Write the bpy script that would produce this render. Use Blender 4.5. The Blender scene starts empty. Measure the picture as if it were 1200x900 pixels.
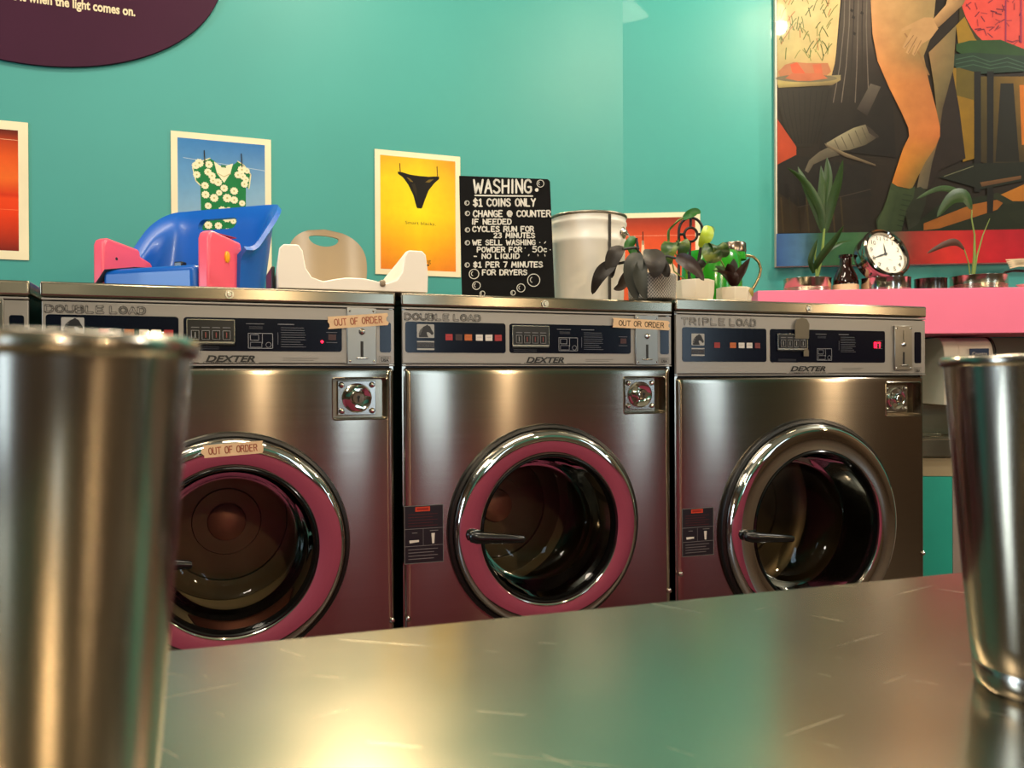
import bpy, bmesh, math, random
from mathutils import Vector, Matrix
from mathutils.geometry import tessellate_polygon

random.seed(7)
PI = math.pi
C = bpy.context.scene.collection
SC = bpy.context.scene

# ------------------------------------------------------------------ camera, world, lights, exposure
EYE = 1.084
YAW, PITCH, ROLL, FPX = 0.3576, 0.0040, -0.0054, 973.0
cam_data = bpy.data.cameras.new('camera')
cam = bpy.data.objects.new('camera', cam_data)
C.objects.link(cam)
cam_data.sensor_width = 36.0
cam_data.lens = FPX / 1200 * 36.0
cam_data.clip_start = 0.01
cam_data.dof.use_dof = True
cam_data.dof.focus_distance = 1.85
cam_data.dof.aperture_fstop = 13.0
cam.matrix_world = (Matrix.Translation((0, 0, EYE)) @ Matrix.Rotation(-YAW, 4, 'Z')
                    @ Matrix.Rotation(PI / 2 - PITCH, 4, 'X') @ Matrix.Rotation(ROLL, 4, 'Z'))
SC.camera = cam

SC.view_settings.view_transform = 'Standard'
SC.view_settings.look = 'None'
SC.view_settings.gamma = 1.0
SC.view_settings.use_curve_mapping = False
SC.view_settings.exposure = -0.05

world = bpy.data.worlds.new('world')
SC.world = world
world.use_nodes = True
bg = world.node_tree.nodes['Background']
bg.inputs[0].default_value = (0.55, 0.75, 1.0, 1)
bg.inputs[1].default_value = 0.5


def lamp(name, loc, power, color, radius=0.06, kind='POINT', target=None, size=None, spot=None):
    l = bpy.data.lights.new(name, kind)
    l.energy = power
    l.color = color
    if kind in ('POINT', 'SPOT'):
        l.shadow_soft_size = radius
    if kind == 'SPOT':
        l.spot_size, l.spot_blend = spot
    if kind == 'AREA':
        l.shape = 'RECTANGLE'
        l.size, l.size_y = size
    o = bpy.data.objects.new(name, l)
    C.objects.link(o)
    o.location = loc
    if target is not None:
        o.rotation_euler = (Vector(target) - Vector(loc)).to_track_quat('-Z', 'Y').to_euler()
    return o


WARM = (1.0, 0.74, 0.45)
SOFT = (1.0, 0.88, 0.70)
NEUTRAL = (1.0, 0.93, 0.82)
DAY = (0.62, 0.82, 1.0)
lamp('lamp_over_posters', (0.42, 2.19, 2.98), 22, SOFT, 0.08)
lamp('downlight_over_washers', (0.50, 2.84, 2.66), 125, WARM, 0.06, 'SPOT', target=(0.15, 0.4, 0.92), spot=(math.radians(70), 0.5))
lamp('lamp_over_shelf', (3.58, 1.01, 3.00), 100, NEUTRAL, 0.07)
lamp('fill_light_middle', (0.5, 1.42, 3.37), 30, SOFT, kind='AREA', target=(0.5, 1.42, 0), size=(1.2, 0.3))  # added overhead fill to brighten the fronts, no known fitting
lamp('fill_light_behind', (-0.7, -0.5, 2.95), 120, SOFT, 0.22)  # unseen fill added behind the camera, lifts washers and wall
lamp('fill_light_left', (-1.6, 1.5, 3.37), 25, SOFT, kind='AREA', target=(-1.6, 1.5, 0), size=(1.2, 0.3))  # second added fill panel, for the left of the room
lamp('daylight_through_side_window', (-3.45, 1.3, 1.45), 60, DAY, kind='AREA', target=(0.5, 0.6, 1.1), size=(0.7, 1.5))
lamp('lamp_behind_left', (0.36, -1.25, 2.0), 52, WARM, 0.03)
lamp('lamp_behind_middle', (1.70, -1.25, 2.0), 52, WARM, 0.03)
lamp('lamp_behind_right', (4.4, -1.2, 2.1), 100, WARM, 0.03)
lamp('daylight_through_door', (1.45, -3.16, 1.25), 12, DAY, kind='AREA', target=(1.2, 0, 1.1), size=(0.30, 2.0))
lamp('daylight_through_window', (4.1, -3.16, 1.6), 12, DAY, kind='AREA', target=(2.5, 0, 1.1), size=(0.35, 1.5))

# ------------------------------------------------------------------ where a picture point lies in the room


def ray(x, y):
    a, b = x - 600.0, y - 450.0
    c, s = math.cos(ROLL), math.sin(ROLL)
    X, Yd = (c * a + s * b) / FPX, (-s * a + c * b) / FPX
    Zc, Yc = 1.0, -Yd
    Z = Zc * math.cos(PITCH) + Yc * math.sin(PITCH)
    Y = Yc * math.cos(PITCH) - Zc * math.sin(PITCH)
    return Vector((X * math.cos(YAW) + Z * math.sin(YAW), -X * math.sin(YAW) + Z * math.cos(YAW), Y))


E0 = Vector((0, 0, EYE))
FWD = Vector((math.sin(YAW), math.cos(YAW), 0))


def on_d(x, y, d):
    r = ray(x, y)
    return E0 + r * (d / r.y)


def on_Z(x, y, z):
    r = ray(x, y)
    return E0 + r * (z / r.dot(FWD))


def view(X, Z, h):       # right, forward, height above the floor
    return Vector((X * math.cos(YAW) + Z * math.sin(YAW), -X * math.sin(YAW) + Z * math.cos(YAW), h))


WALL_D = 3.05
CORNER = Vector((1.635, WALL_D, 0))
RW = Vector((0.9057, -0.4239, 0))        # along the right wall
RN = Vector((-0.4239, -0.9057, 0))       # out of the right wall, into the room


def on_rw(x, y, off=0.0):
    r = ray(x, y)
    p0 = CORNER + RN * off
    t = (p0 - E0).dot(RN) / r.dot(RN)
    return E0 + r * t


# ------------------------------------------------------------------ materials
MATS = {}


def lin(c):
    return tuple(((v / 255.0) / 12.92 if v / 255.0 <= 0.04045 else ((v / 255.0 + 0.055) / 1.055) ** 2.4) for v in c) + (1.0,)


def mat(name, rgb, rough=0.5, metal=0.0, coat=0.0, coat_rough=0.05, vary=0.06, scale=6.0, bump=0.0, bscale=40.0, alpha=1.0,
        trans=0.0, emit=None, aniso=0.0, spec=0.5, stretch=(1, 1, 1), rvary=0.0):
    if name in MATS:
        return MATS[name]
    m = bpy.data.materials.new(name)
    m.use_nodes = True
    nt = m.node_tree
    N, L = nt.nodes, nt.links
    b = N['Principled BSDF']
    b.inputs['Roughness'].default_value = rough
    b.inputs['Metallic'].default_value = metal
    b.inputs['Coat Weight'].default_value = coat
    b.inputs['Coat Roughness'].default_value = coat_rough
    b.inputs['Transmission Weight'].default_value = trans
    b.inputs['Specular IOR Level'].default_value = spec
    if aniso:
        b.inputs['Anisotropic'].default_value = aniso
        tg = N.new('ShaderNodeTangent')
        tg.direction_type, tg.axis = 'RADIAL', 'X'
        L.new(tg.outputs[0], b.inputs['Tangent'])
    tc = N.new('ShaderNodeTexCoord')
    mp = N.new('ShaderNodeMapping')
    mp.inputs['Scale'].default_value = stretch
    L.new(tc.outputs['Object'], mp.inputs['Vector'])
    nz = N.new('ShaderNodeTexNoise')
    nz.inputs['Scale'].default_value = scale
    nz.inputs['Detail'].default_value = 4
    L.new(mp.outputs['Vector'], nz.inputs['Vector'])
    base = lin(rgb)
    cr = N.new('ShaderNodeValToRGB')
    lo = tuple(max(0, v * (1 - vary)) for v in base[:3]) + (1,)
    hi = tuple(min(1, v * (1 + vary)) for v in base[:3]) + (1,)
    cr.color_ramp.elements[0].position, cr.color_ramp.elements[1].position = 0.3, 0.7
    cr.color_ramp.elements[0].color, cr.color_ramp.elements[1].color = lo, hi
    L.new(nz.outputs['Fac'], cr.inputs['Fac'])
    L.new(cr.outputs['Color'], b.inputs['Base Color'])
    if rvary:
        mr = N.new('ShaderNodeMapRange')
        mr.inputs['To Min'].default_value = max(0.02, rough - rvary)
        mr.inputs['To Max'].default_value = rough + rvary
        L.new(nz.outputs['Fac'], mr.inputs['Value'])
        L.new(mr.outputs['Result'], b.inputs['Roughness'])
    if bump:
        n2 = N.new('ShaderNodeTexNoise')
        n2.inputs['Scale'].default_value = bscale
        L.new(mp.outputs['Vector'], n2.inputs['Vector'])
        bp = N.new('ShaderNodeBump')
        bp.inputs['Strength'].default_value = bump
        bp.inputs['Distance'].default_value = 0.002
        L.new(n2.outputs['Fac'], bp.inputs['Height'])
        L.new(bp.outputs['Normal'], b.inputs['Normal'])
    if emit:
        b.inputs['Emission Color'].default_value = lin(emit[0])
        b.inputs['Emission Strength'].default_value = emit[1]
    if alpha < 1:
        b.inputs['Alpha'].default_value = alpha
    m.diffuse_color = base
    MATS[name] = m
    return m


def paint_mat(name, rough=0.5, coat=0.0, coat_rough=0.08, depth=1.0, mottle=0.18, nscale=35):
    """Printed or painted picture: the colours live in the mesh's colour attribute."""
    if name in MATS:
        return MATS[name]
    m = bpy.data.materials.new(name)
    m.use_nodes = True
    N, L = m.node_tree.nodes, m.node_tree.links
    b = N['Principled BSDF']
    a = N.new('ShaderNodeVertexColor')
    a.layer_name = 'print'
    nz = N.new('ShaderNodeTexNoise')
    nz.inputs['Scale'].default_value = nscale
    nz.inputs['Detail'].default_value = 5
    tc = N.new('ShaderNodeTexCoord')
    L.new(tc.outputs['Object'], nz.inputs['Vector'])
    mx = N.new('ShaderNodeMixRGB')
    mx.blend_type = 'MULTIPLY'
    mx.inputs['Fac'].default_value = mottle
    L.new(a.outputs['Color'], mx.inputs['Color1'])
    L.new(nz.outputs['Fac'], mx.inputs['Color2'])
    dk = N.new('ShaderNodeMixRGB')
    dk.blend_type = 'MULTIPLY'
    dk.inputs['Fac'].default_value = 1.0
    dk.inputs['Color2'].default_value = (depth, depth, depth, 1)
    L.new(mx.outputs['Color'], dk.inputs['Color1'])
    L.new(dk.outputs['Color'], b.inputs['Base Color'])
    b.inputs['Roughness'].default_value = rough
    b.inputs['Coat Weight'].default_value = coat
    b.inputs['Coat Roughness'].default_value = coat_rough
    MATS[name] = m
    return m


def glass_mat(name, rgb, clear, rough=0.03):
    """Thin clear pane: part see-through, part mirror by angle."""
    m = bpy.data.materials.new(name)
    m.use_nodes = True
    N, L = m.node_tree.nodes, m.node_tree.links
    for n in list(N):
        N.remove(n)
    out = N.new('ShaderNodeOutputMaterial')
    t = N.new('ShaderNodeBsdfTransparent')
    t.inputs[0].default_value = tuple(v * clear for v in lin(rgb)[:3]) + (1,)
    g = N.new('ShaderNodeBsdfGlossy')
    g.inputs['Roughness'].default_value = rough
    lw = N.new('ShaderNodeFresnel')
    lw.inputs['IOR'].default_value = 1.28
    mx = N.new('ShaderNodeMixShader')
    L.new(lw.outputs[0], mx.inputs[0])
    L.new(t.outputs[0], mx.inputs[1])
    L.new(g.outputs[0], mx.inputs[2])
    L.new(mx.outputs[0], out.inputs['Surface'])
    MATS[name] = m
    return m


STEEL = mat('brushed_stainless_steel', (158, 148, 134), 0.175, 1.0, aniso=1.0, vary=0.05, scale=3, stretch=(1, 1, 90), rvary=0.015)
LIDSTEEL = mat('worn_lid_steel', (156, 146, 128), 0.24, 1.0, aniso=0.8, vary=0.10, scale=5, rvary=0.07)
CHROME = mat('polished_chrome', (225, 220, 212), 0.045, 1.0, vary=0.02)
DARKSTEEL = mat('dull_drum_steel', (112, 106, 92), 0.40, 1.0, vary=0.1, scale=12)
SCREW = mat('screw_metal', (205, 198, 186), 0.22, 1.0)
BLACKRUB = mat('black_rubber', (14, 13, 12), 0.35, vary=0.2)
BLACKPL = mat('black_plastic', (16, 15, 15), 0.25, vary=0.1)
FACE = mat('silver_grey_fascia', (152, 148, 142), 0.38, 0.25, vary=0.03, coat=0.25, coat_rough=0.15)
NAVY = mat('dark_navy_display', (10, 13, 28), 0.16, vary=0.1, spec=0.3)
MARK = mat('pale_grey_print', (150, 150, 152), 0.5)
DIM = mat('dim_grey_print', (72, 74, 82), 0.5)
INK = mat('black_print', (16, 15, 15), 0.5)
RED = mat('red_button', (168, 26, 30), 0.4)
DKRED = mat('dark_red_button', (60, 10, 14), 0.4)
ORANGE = mat('orange_button', (190, 96, 24), 0.4)
WHITEB = mat('white_button', (214, 208, 200), 0.4)
LED = mat('lit_red_display', (255, 20, 40), 0.4, emit=((255, 20, 50), 6.0))
TEAL = mat('glossy_teal_wall_paint', (60, 152, 144), 0.5, vary=0.05, scale=1.6, coat=0.0, coat_rough=0.04)
TEAL_RIGHT = mat('high_gloss_teal_wall_paint', (54, 154, 146), 0.45, vary=0.05, scale=1.6, coat=0.15, coat_rough=0.03)
PINK = mat('bubblegum_pink_paint', (250, 122, 158), 0.45, vary=0.02)
COUNTERPINK = mat('counter_front_pink_paint', (172, 74, 106), 0.5, vary=0.04)

# ------------------------------------------------------------------ mesh helpers


class MB:
    def __init__(s):
        s.v, s.f, s.mi = [], [], []

    def add(s, vs, fs, mi=0):
        o = len(s.v)
        s.v += [Vector(p) for p in vs]
        s.f += [tuple(i + o for i in f) for f in fs]
        s.mi += [mi] * len(fs)
        return s

    def box(s, a, b, mi=0):
        x0, y0, z0 = a
        x1, y1, z1 = b
        return s.add([(x0, y0, z0), (x1, y0, z0), (x1, y1, z0), (x0, y1, z0), (x0, y0, z1), (x1, y0, z1), (x1, y1, z1), (x0, y1, z1)],
                     [(0, 3, 2, 1), (4, 5, 6, 7), (0, 1, 5, 4), (1, 2, 6, 5), (2, 3, 7, 6), (3, 0, 4, 7)], mi)

    def lathe(s, prof, n=48, axis='Z', c=(0, 0, 0), mi=0, closed=False):
        """prof: (radius, height) along the axis; axis 'Y' turns about the depth axis."""
        c = Vector(c)
        vs = []
        for (r, h) in prof:
            for k in range(n):
                a = 2 * PI * k / n
                p = Vector((r * math.cos(a), r * math.sin(a), h))
                if axis == 'Y':
                    p = Vector((p.x, p.z, -p.y))
                vs.append(c + p)
        fs = []
        m = len(prof)
        for i in range(m if closed else m - 1):
            j = (i + 1) % m
            for k in range(n):
                q = (k + 1) % n
                fs.append((i * n + k, i * n + q, j * n + q, j * n + k))
        return s.add(vs, fs, mi)

    def tube(s, pts, r, n=10, mi=0, cap=True):
        pts = [Vector(p) for p in pts]
        rs = r if isinstance(r, (list, tuple)) else [r] * len(pts)
        vs, fs = [], []
        up = Vector((0, 0, 1))
        prev = None
        for i, p in enumerate(pts):
            t = (pts[min(i + 1, len(pts) - 1)] - pts[max(i - 1, 0)]).normalized()
            a = prev if prev is not None else (up if abs(t.z) < 0.9 else Vector((1, 0, 0)))
            a = (a - t * a.dot(t)).normalized()
            prev = a
            b = t.cross(a)
            for k in range(n):
                w = 2 * PI * k / n
                vs.append(p + (a * math.cos(w) + b * math.sin(w)) * rs[i])
        for i in range(len(pts) - 1):
            for k in range(n):
                q = (k + 1) % n
                fs.append((i * n + k, i * n + q, (i + 1) * n + q, (i + 1) * n + k))
        if cap:
            fs.append(tuple(reversed(range(n))))
            fs.append(tuple(range((len(pts) - 1) * n, len(pts) * n)))
        return s.add(vs, fs, mi)

    def prism(s, poly, fn, d0, d1, mi=0):
        """poly: 2-D outline; fn(u, v, d) places it; extruded from d0 to d1."""
        n = len(poly)
        vs = [fn(u, v, d0) for u, v in poly] + [fn(u, v, d1) for u, v in poly]
        tris = tessellate_polygon([[Vector((u, v, 0)) for u, v in poly]])
        fs = [tuple(t) for t in tris] + [tuple(reversed([i + n for i in t])) for t in tris]
        fs += [(i, (i + 1) % n, (i + 1) % n + n, i + n) for i in range(n)]
        return s.add(vs, fs, mi)

    def grid(s, fn, nu, nv, mi=0, keep=None):
        vs = [fn(i / nu, j / nv) for j in range(nv + 1) for i in range(nu + 1)]
        fs = []
        for j in range(nv):
            for i in range(nu):
                if keep and not keep((i + .5) / nu, (j + .5) / nv):
                    continue
                a = j * (nu + 1) + i
                fs.append((a, a + 1, a + nu + 2, a + nu + 1))
        return s.add(vs, fs, mi)

    def loft(s, secs, mi=0, caps=True):
        n = len(secs[0])
        vs = [p for q in secs for p in q]
        fs = []
        for i in range(len(secs) - 1):
            for k in range(n):
                q = (k + 1) % n
                fs.append((i * n + k, i * n + q, (i + 1) * n + q, (i + 1) * n + k))
        if caps:
            fs.append(tuple(reversed(range(n))))
            fs.append(tuple(range((len(secs) - 1) * n, len(secs) * n)))
        return s.add(vs, fs, mi)

    def build(s, name, mats, parent=None, bevel=0.0, seg=2, smooth=35, solid=0.0, sub=0, normals=True):
        me = bpy.data.meshes.new(name)
        me.from_pydata([tuple(p) for p in s.v], [], s.f)
        for m in (mats if isinstance(mats, (list, tuple)) else [mats]):
            me.materials.append(m)
        me.polygons.foreach_set('material_index', s.mi)
        if normals:
            bm = bmesh.new()
            bm.from_mesh(me)
            bmesh.ops.recalc_face_normals(bm, faces=bm.faces)
            bm.to_mesh(me)
            bm.free()
        me.polygons.foreach_set('use_smooth', [True] * len(me.polygons))
        if smooth < 180:
            me.set_sharp_from_angle(angle=math.radians(smooth))
        o = bpy.data.objects.new(name, me)
        C.objects.link(o)
        if parent is not None:
            o.parent = parent
        if solid:
            md = o.modifiers.new('solid', 'SOLIDIFY')
            md.thickness = solid
            md.offset = 0
        if bevel:
            md = o.modifiers.new('bevel', 'BEVEL')
            md.width = bevel
            md.segments = seg
            md.limit_method = 'ANGLE'
            md.angle_limit = math.radians(40)
        if sub:
            md = o.modifiers.new('subsurf', 'SUBSURF')
            md.levels = md.render_levels = sub
        return o


def rounded(x0, z0, x1, z1, r, n=5):
    p = []
    for cx, cz, a0 in ((x1 - r, z1 - r, 0), (x0 + r, z1 - r, 90), (x0 + r, z0 + r, 180), (x1 - r, z0 + r, 270)):
        for k in range(n + 1):
            a = math.radians(a0 + 90 * k / n)
            p.append((cx + r * math.cos(a), cz + r * math.sin(a)))
    return p


def circle(cx, cz, r, n=20, ry=None):
    return [(cx + r * math.cos(2 * PI * k / n), cz + (ry or r) * math.sin(2 * PI * k / n)) for k in range(n)]


def thing(name, label, cat, loc=(0, 0, 0), rotz=0.0, group=None):
    o = bpy.data.objects.new(name, None)
    o.empty_display_size = 0.05
    C.objects.link(o)
    o.location = loc
    o.rotation_euler = (0, 0, rotz)
    return tag(o, label, cat, group)


def tag(o, label, cat, group=None):
    o['label'] = label
    o['category'] = cat
    if group:
        o['group'] = group
    return o


def struct(o):
    o['kind'] = 'structure'
    return o


def cut(o, cutter):
    """Subtract cutter from o, keep the result as plain mesh."""
    md = o.modifiers.new('cut', 'BOOLEAN')
    md.object = cutter
    md.operation = 'DIFFERENCE'
    md.solver = 'EXACT'
    bpy.context.view_layer.update()
    dg = bpy.context.evaluated_depsgraph_get()
    me = bpy.data.meshes.new_from_object(o.evaluated_get(dg))
    o.modifiers.clear()
    o.data = me
    me.polygons.foreach_set('use_smooth', [True] * len(me.polygons))
    me.set_sharp_from_angle(angle=math.radians(40))
    bpy.data.objects.remove(cutter)
    return o


# ------------------------------------------------------------------ writing
SF = {
    'A': [[(0, 0), (.3, 1), (.6, 0)], [(.11, .36), (.49, .36)]],
    'B': [[(0, .53), (.4, .53), (.52, .66), (.52, .86), (.4, 1), (0, 1), (0, 0), (.42, 0), (.56, .14), (.56, .4), (.4, .53)]],
    'C': [[(.56, .8), (.44, .97), (.3, 1), (.12, .92), (0, .7), (0, .3), (.12, .08), (.3, 0), (.46, .04), (.57, .2)]],
    'D': [[(0, 0), (0, 1), (.34, 1), (.52, .85), (.58, .5), (.52, .16), (.34, 0), (0, 0)]],
    'E': [[(.52, 1), (0, 1), (0, 0), (.54, 0)], [(0, .52), (.42, .52)]],
    'F': [[(.54, 1), (0, 1), (0, 0)], [(0, .52), (.42, .52)]],
    'G': [[(.56, .82), (.44, .97), (.3, 1), (.12, .92), (0, .7), (0, .3), (.12, .08), (.3, 0), (.5, .05), (.58, .2), (.58, .44), (.34, .44)]],
    'H': [[(0, 0), (0, 1)], [(.56, 0), (.56, 1)], [(0, .52), (.56, .52)]],
    'I': [[(.12, 0), (.12, 1)]],
    'L': [[(0, 1), (0, 0), (.5, 0)]],
    'M': [[(0, 0), (.06, 1), (.36, .3), (.66, 1), (.72, 0)]],
    'N': [[(0, 0), (0, 1), (.56, 0), (.56, 1)]],
    'O': [[(.3, 1), (.1, .9), (0, .65), (0, .35), (.1, .1), (.3, 0), (.5, .1), (.6, .35), (.6, .65), (.5, .9), (.3, 1)]],
    'P': [[(0, 0), (0, 1), (.4, 1), (.54, .86), (.54, .62), (.4, .48), (0, .48)]],
    'Q': [[(.3, 1), (.1, .9), (0, .65), (0, .35), (.1, .1), (.3, 0), (.5, .1), (.6, .35), (.6, .65), (.5, .9), (.3, 1)], [(.38, .25), (.62, -.04)]],
    'R': [[(0, 0), (0, 1), (.4, 1), (.54, .86), (.54, .64), (.4, .5), (0, .5)], [(.3, .5), (.58, 0)]],
    'S': [[(.52, .84), (.4, .98), (.18, 1), (.03, .86), (.05, .64), (.28, .52), (.5, .4), (.55, .18), (.4, .02), (.16, 0), (0, .14)]],
    'T': [[(.3, 0), (.3, 1)], [(0, 1), (.6, 1)]],
    'U': [[(0, 1), (0, .25), (.12, .04), (.3, 0), (.48, .04), (.58, .25), (.58, 1)]],
    'W': [[(0, 1), (.16, 0), (.38, .7), (.6, 0), (.78, 1)]],
    'X': [[(0, 0), (.56, 1)], [(0, 1), (.56, 0)]],
    'Y': [[(0, 1), (.3, .5), (.58, 1)], [(.3, .5), (.26, 0)]],
    '1': [[(.05, .82), (.25, 1), (.25, 0)], [(.02, 0), (.46, 0)]],
    '2': [[(.02, .8), (.14, .97), (.36, 1), (.5, .84), (.48, .62), (0, 0), (.54, 0)]],
    '3': [[(.02, .9), (.2, 1), (.44, .94), (.48, .7), (.2, .54), (.48, .42), (.5, .12), (.3, 0), (0, .1)]],
    '5': [[(.52, 1), (.08, 1), (.04, .56), (.34, .6), (.54, .4), (.5, .12), (.28, 0), (0, .1)]],
    '7': [[(0, 1), (.54, 1), (.2, 0)]],
    '0': [[(.3, 1), (.1, .9), (0, .65), (0, .35), (.1, .1), (.3, 0), (.5, .1), (.6, .35), (.6, .65), (.5, .9), (.3, 1)]],
    'c': [[(.4, .55), (.26, .66), (.08, .56), (.02, .34), (.1, .1), (.28, .02), (.42, .12)]],
    '$': [[(.52, .78), (.4, .9), (.18, .9), (.05, .78), (.07, .62), (.28, .52), (.5, .4), (.53, .22), (.4, .08), (.16, .08), (.02, .2)], [(.28, 1.08), (.28, -.08)]],
    '@': [[(.5, .3), (.34, .26), (.2, .42), (.26, .66), (.46, .7), (.5, .5), (.5, .3), (.68, .26), (.76, .55), (.6, .9), (.3, .98), (.06, .76), (.02, .4), (.2, .06), (.56, .02)]],
    '-': [[(.05, .45), (.45, .45)]],
    '.': [[(.05, .03), (.1, .03)]],
}
SW = {'M': .72, 'W': .78, 'I': .24, '1': .46, '@': .78, ' ': .34, '.': .16, 'c': .44}


def stroke_lines(text, gap=.2):
    """polylines of a line of block letters, normalised to width 1 (x) and height 1 (y)"""
    x, out = 0.0, []
    for ch in text:
        for pl in SF.get(ch, []):
            out.append([(x + a, b) for a, b in pl])
        x += SW.get(ch, .58) + gap
    W = x - gap
    return [[(a / W, b) for a, b in pl] for pl in out]


def stroke_quads(pl, w):
    """quads and round dots along a polyline (2-D)"""
    out = []
    for (a, b) in zip(pl[:-1], pl[1:]):
        dx, dy = b[0] - a[0], b[1] - a[1]
        l = math.hypot(dx, dy) or 1e-9
        nx, ny = -dy / l * w / 2, dx / l * w / 2
        out.append([(a[0] - nx, a[1] - ny), (b[0] - nx, b[1] - ny), (b[0] + nx, b[1] + ny), (a[0] + nx, a[1] + ny)])
    for p in pl:
        out.append(circle(p[0], p[1], w / 2, 8))
    return out


def font_polys(text, size, shear=0.0, bold=0.0):
    """triangles (2-D) of a line set in the built-in face, left bottom at 0,0; returns tris, width"""
    cu = bpy.data.curves.new('txt', 'FONT')
    cu.body = text
    cu.size = size
    cu.shear = shear
    cu.offset = bold * size
    cu.resolution_u = 3
    ob = bpy.data.objects.new('txt', cu)
    C.objects.link(ob)
    bpy.context.view_layer.update()
    me = bpy.data.meshes.new_from_object(ob.evaluated_get(bpy.context.evaluated_depsgraph_get()))
    polys = [[(me.vertices[i].co.x, me.vertices[i].co.y) for i in p.vertices] for p in me.polygons]
    w = max(v.co.x for v in me.vertices)
    bpy.data.objects.remove(ob)
    bpy.data.curves.remove(cu)
    bpy.data.meshes.remove(me)
    return polys, w


class Pic:
    """A flat picture: coloured shapes laid over one another on one sheet."""

    def __init__(s):
        s.items = []

    def poly(s, pts, col):
        s.items.append((pts, [col] * len(pts) if not isinstance(col[0], (tuple, list)) else list(col)))
        return s

    def strip(s, left, right, cl, cr):
        """band between two outlines with the same number of points; cl / cr colour or colours; blends across"""
        n = len(left)
        cl = cl if isinstance(cl[0], (tuple, list)) else [cl] * n
        cr = cr if isinstance(cr[0], (tuple, list)) else [cr] * n
        K = 4
        mix = lambda a, b, t: tuple(a[i] + (b[i] - a[i]) * t for i in range(len(a)))
        lay = []
        for i in range(n - 1):
            for k in range(K):
                t0, t1 = k / K, (k + 1) / K
                lay.append(([mix(left[i], right[i], t0), mix(left[i], right[i], t1), mix(left[i + 1], right[i + 1], t1), mix(left[i + 1], right[i + 1], t0)],
                            [mix(cl[i], cr[i], t0), mix(cl[i], cr[i], t1), mix(cl[i + 1], cr[i + 1], t1), mix(cl[i + 1], cr[i + 1], t0)]))
        s.items.append(lay)
        return s

    def text(s, tris, fn, col):
        s.items.append([([fn(*p) for p in q], [col] * len(q)) for q in tris])
        return s

    def line(s, pl, w, col):
        s.items.append([(q, [col] * len(q)) for q in stroke_quads(pl, w)])
        return s

    def build(s, name, place, m, parent=None, step=0.00003, start=0.0):
        """place(u, v, lift) -> 3-D"""
        vs, fs, cols = [], [], []
        for k, it in enumerate(s.items):
            for pts, cl in (it if isinstance(it, list) else [it]):
                o = len(vs)
                vs += [tuple(place(p[0], p[1], start + k * step)) for p in pts]
                if len(pts) <= 4 and isinstance(it, list):
                    tris = [tuple(range(len(pts)))]
                else:
                    tris = tessellate_polygon([[Vector((p[0], p[1], 0)) for p in pts]])
                for t in tris:
                    fs.append(tuple(i + o for i in t))
                    cols += [lin(cl[i]) for i in t]
        me = bpy.data.meshes.new(name)
        me.from_pydata(vs, [], fs)
        ca = me.color_attributes.new('print', 'FLOAT_COLOR', 'CORNER')
        ca.data.foreach_set('color', [c for q in cols for c in q])
        me.materials.append(m)
        o = bpy.data.objects.new(name, me)
        C.objects.link(o)
        if parent is not None:
            o.parent = parent
        return o


PRINT = paint_mat('printed_paper', 0.6)
PRINT.node_tree.nodes['Principled BSDF'].inputs['Specular IOR Level'].default_value = 0.2
CHALKP = paint_mat('chalk_on_blackboard', 0.85)
CANVAS = paint_mat('varnished_oil_paint', 0.5, 0.15, 0.05, 0.72, 0.42, 18)
CANVAS.node_tree.nodes['Principled BSDF'].inputs['Specular IOR Level'].default_value = 0.2
STICK = paint_mat('printed_sticker', 0.4)
TAPE = paint_mat('masking_tape_paper', 0.8)
PANELPRINT = paint_mat('fascia_print', 0.4, 0.15, 0.2)
DISPLAYPRINT = paint_mat('display_print', 0.4)

# ================================================================== THE SETTING


def slab(name, pts, z0, z1, m):
    mb = MB()
    mb.prism([(p[0], p[1]) for p in pts], lambda u, v, d: Vector((u, v, d)), z0, z1)
    return struct(mb.build(name, m, smooth=30))


H = 3.4
far_right = CORNER + RW * 4.6
slab('floor', [(-3.6, -3.4), (6.4, -3.4), (6.4, 3.4), (-3.6, 3.4)], -0.1, 0.0, mat('dark_floor_vinyl', (70, 58, 50), 0.45, scale=3, vary=0.15))
slab('ceiling', [(-3.6, -3.4), (6.4, -3.4), (6.4, 3.4), (-3.6, 3.4)], H, H + 0.1, mat('grey_ceiling_paint', (120, 124, 118), 0.8))
slab('wall_back', [(-3.6, WALL_D), (CORNER.x, WALL_D), (CORNER.x + 0.05, WALL_D + 0.12), (-3.6, WALL_D + 0.12)], 0, H, TEAL)
a, b = CORNER, far_right
slab('wall_right', [(a.x, a.y), (b.x, b.y), (b.x - RN.x * .12, b.y - RN.y * .12), (a.x - RN.x * .12 + .02, a.y - RN.y * .12)], 0, H, TEAL_RIGHT)
ROOMTAN = mat('brown_room_paint', (74, 58, 44), 0.6, vary=0.45, scale=1.1)
slab('wall_left', [(-3.6, -3.4), (-3.5, -3.4), (-3.5, WALL_D), (-3.6, WALL_D)], 0, H, ROOMTAN)
slab('wall_front', [(-3.5, -3.4), (6.0, -3.4), (6.0, -3.25), (-3.5, -3.25)], 0, H, ROOMTAN)
slab('trim_2', [(-3.5, -3.25), (5.9, -3.25), (5.9, -3.2), (-3.5, -3.2)], 1.55, 2.9, mat('dull_teal_band_paint', (40, 112, 104), .6, vary=.2))
slab('wall_side', [(b.x - .02, b.y), (b.x + .1, b.y), (b.x + .1, -3.4), (b.x - .02, -3.4)], 0, H, ROOMTAN)
slab('trim_1', [(-3.4, 1.79), (1.862, 1.79), (1.862, 2.5), (-3.4, 2.5)], 0, 0.15, mat('painted_concrete_plinth', (96, 90, 84), 0.7))


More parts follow.
